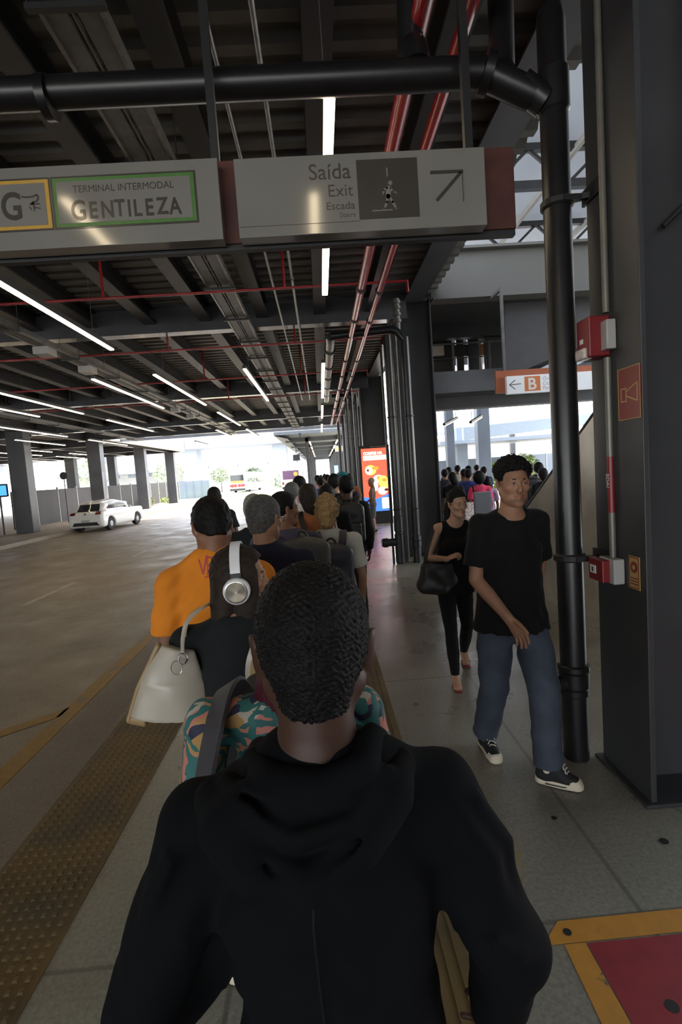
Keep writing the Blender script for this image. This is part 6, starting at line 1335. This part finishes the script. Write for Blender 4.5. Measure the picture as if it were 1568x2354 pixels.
t = thing('tote_bag', 'white patterned tote on the arm of the woman in pink', 'bag', (2.72, 9.35, .70), .2); s = SDF(); s.rbox((0, 0, .2), (.13, .04, .17), .02, .02); lo, hi = s.bounds(); s.disp(lo, hi, waves(3, .01, (14, 30), 5)); sdf_obj('bag_body', s, .012, mat('patterned_cloth', (.5, .42, .40), .8, var=.6, scale=30), t, 1)
MB().tube(smooth_pts([(-.08, 0, .38), (-.04, 0, .62), (.1, .08, .68), (.1, 0, .38)], 6), .012, 8).build('handle', C_BLACK, t, smooth=True)
t = thing('information_post', 'grey slab-like post in front of the woman in pink', 'post', (2.66, 8.4, 0)); MB().box((-.14, 0, 0), (.14, .09, 1.32)).build('slab', mat('slab_grey', (.16, .17, .19), .5, var=.05), t, bevel=.01); MB().box((-.18, -.05, 0), (.18, .14, .03)).build('foot_plate', M_STEEL, t)
# ================================================================ white hatchback
t = thing('car', 'white hatchback stopped at the far kerb beside the pillars', 'car', (-10.95, 23.9, -.15), R(-7))
M_CARW = mat('car_white_paint', (.70, .70, .69), .28, var=.02, coat=.7); s = SDF()
s.rbox((0, 2.0, .58), (.70, 1.85, .20), .15, .1); s.rbox((0, 1.9, .40), (.76, 1.80, .10), .08, .1)
s.tube([(0, .32, .82), (0, .62, 1.24), (0, 1.75, 1.32), (0, 2.35, 1.22), (0, 3.1, .86)], [(.70, .18), (.58, .16), (.60, .15), (.58, .15), (.68, .14)], .12, (1, 0, 0)); s.rbox((0, 1.6, .98), (.60, 1.0, .2), .08, .1)
s.tube([(0, 2.8, .72), (0, 3.75, .62)], [(.74, .16), (.68, .13)], .1, (1, 0, 0))
for yw in (.72, 3.28):
    s.tube([(-1, yw, .30), (-.60, yw, .30)], [.355, .355], .02, (0, 1, 0), (1, 1), 'sub'); s.tube([(1, yw, .30), (.60, yw, .30)], [.355, .355], .02, (0, 1, 0), (1, 1), 'sub')
cb = sdf_obj('car_body', s, .03, M_CARW, t, 2)
for yw in (.72, 3.28):
    for sx in (-1, 1): wheel(t, sx*.74, yw, .31, .31, .2)
def skin_patch(name, poly, m, d, parent, off=.012):
    """lay a window outline on the body"""
    b = bmesh.new(); a_ = [Vector(v) for v in poly]; n = 12
    G = [[b.verts.new((a_[0]*(1-u_)+a_[1]*u_)*(1-v_)+(a_[3]*(1-u_)+a_[2]*u_)*v_) for u_ in np.linspace(0, 1, n)] for v_ in np.linspace(0, 1, n)]
    for r_ in range(n-1):
        for c_ in range(n-1): b.faces.new((G[r_][c_], G[r_][c_+1], G[r_+1][c_+1], G[r_+1][c_]))
    me = bpy.data.meshes.new(name); b.to_mesh(me); b.free(); o_ = link_mesh(name, me, m, parent); onto(o_, cb, d, off); me.shade_smooth(); return o_
skin_patch('rear_window', [(-.55, -.1, .95), (.55, -.1, .95), (.48, -.1, 1.27), (-.48, -.1, 1.27)], M_GLASS, (0, 1, 0), t)
skin_patch('windscreen', [(-.6, 4, .92), (.6, 4, .92), (.5, 4, 1.28), (-.5, 4, 1.28)], M_GLASS, (0, -1, 0), t)
for sx in (-1, 1):
    for poly in ([(.62, 1.02), (1.45, 1.0), (1.45, 1.28), (.95, 1.25)], [(1.52, 1.0), (2.62, .98), (2.2, 1.24), (1.52, 1.28)]): skin_patch('side_window', [(sx*2, a, b_) for a, b_ in poly], M_GLASS, (-sx, 0, 0), t)
    skin_patch('tail_lamp', [(sx*.48, -.2, .80), (sx*.74, -.2, .80), (sx*.74, -.2, .94), (sx*.50, -.2, .93)], mat('tail_lamp_red', (.12, .012, .015), .2) if sx < 0 else bpy.data.materials['tail_lamp_red'], (0, 1, 0), t)
    s = SDF(); s.ell((sx*.84, 2.55, 1.0), (.09, .06, .06), .02); sdf_obj('wing_mirror', s, .015, M_CARW, t, 1)
    MB().box((sx*.795, 1.15, .78), (sx*.81, 1.35, .81)).build('door_handle', M_CARW, t)
skin_patch('lower_bumper', [(-.66, -.2, .30), (.66, -.2, .30), (.55, -.2, .46), (-.55, -.2, .46)], M_BLACK, (0, 1, 0), t)
skin_patch('number_plate', [(-.20, -.2, .47), (.20, -.2, .47), (.20, -.2, .57), (-.20, -.2, .57)], M_GREY, (0, 1, 0), t, .018)
MB().lathe((0, -.0, .84), [(.05, 0), (.05, .03)], (0, -1, 0), 20).build('round_badge', M_GALV, t)
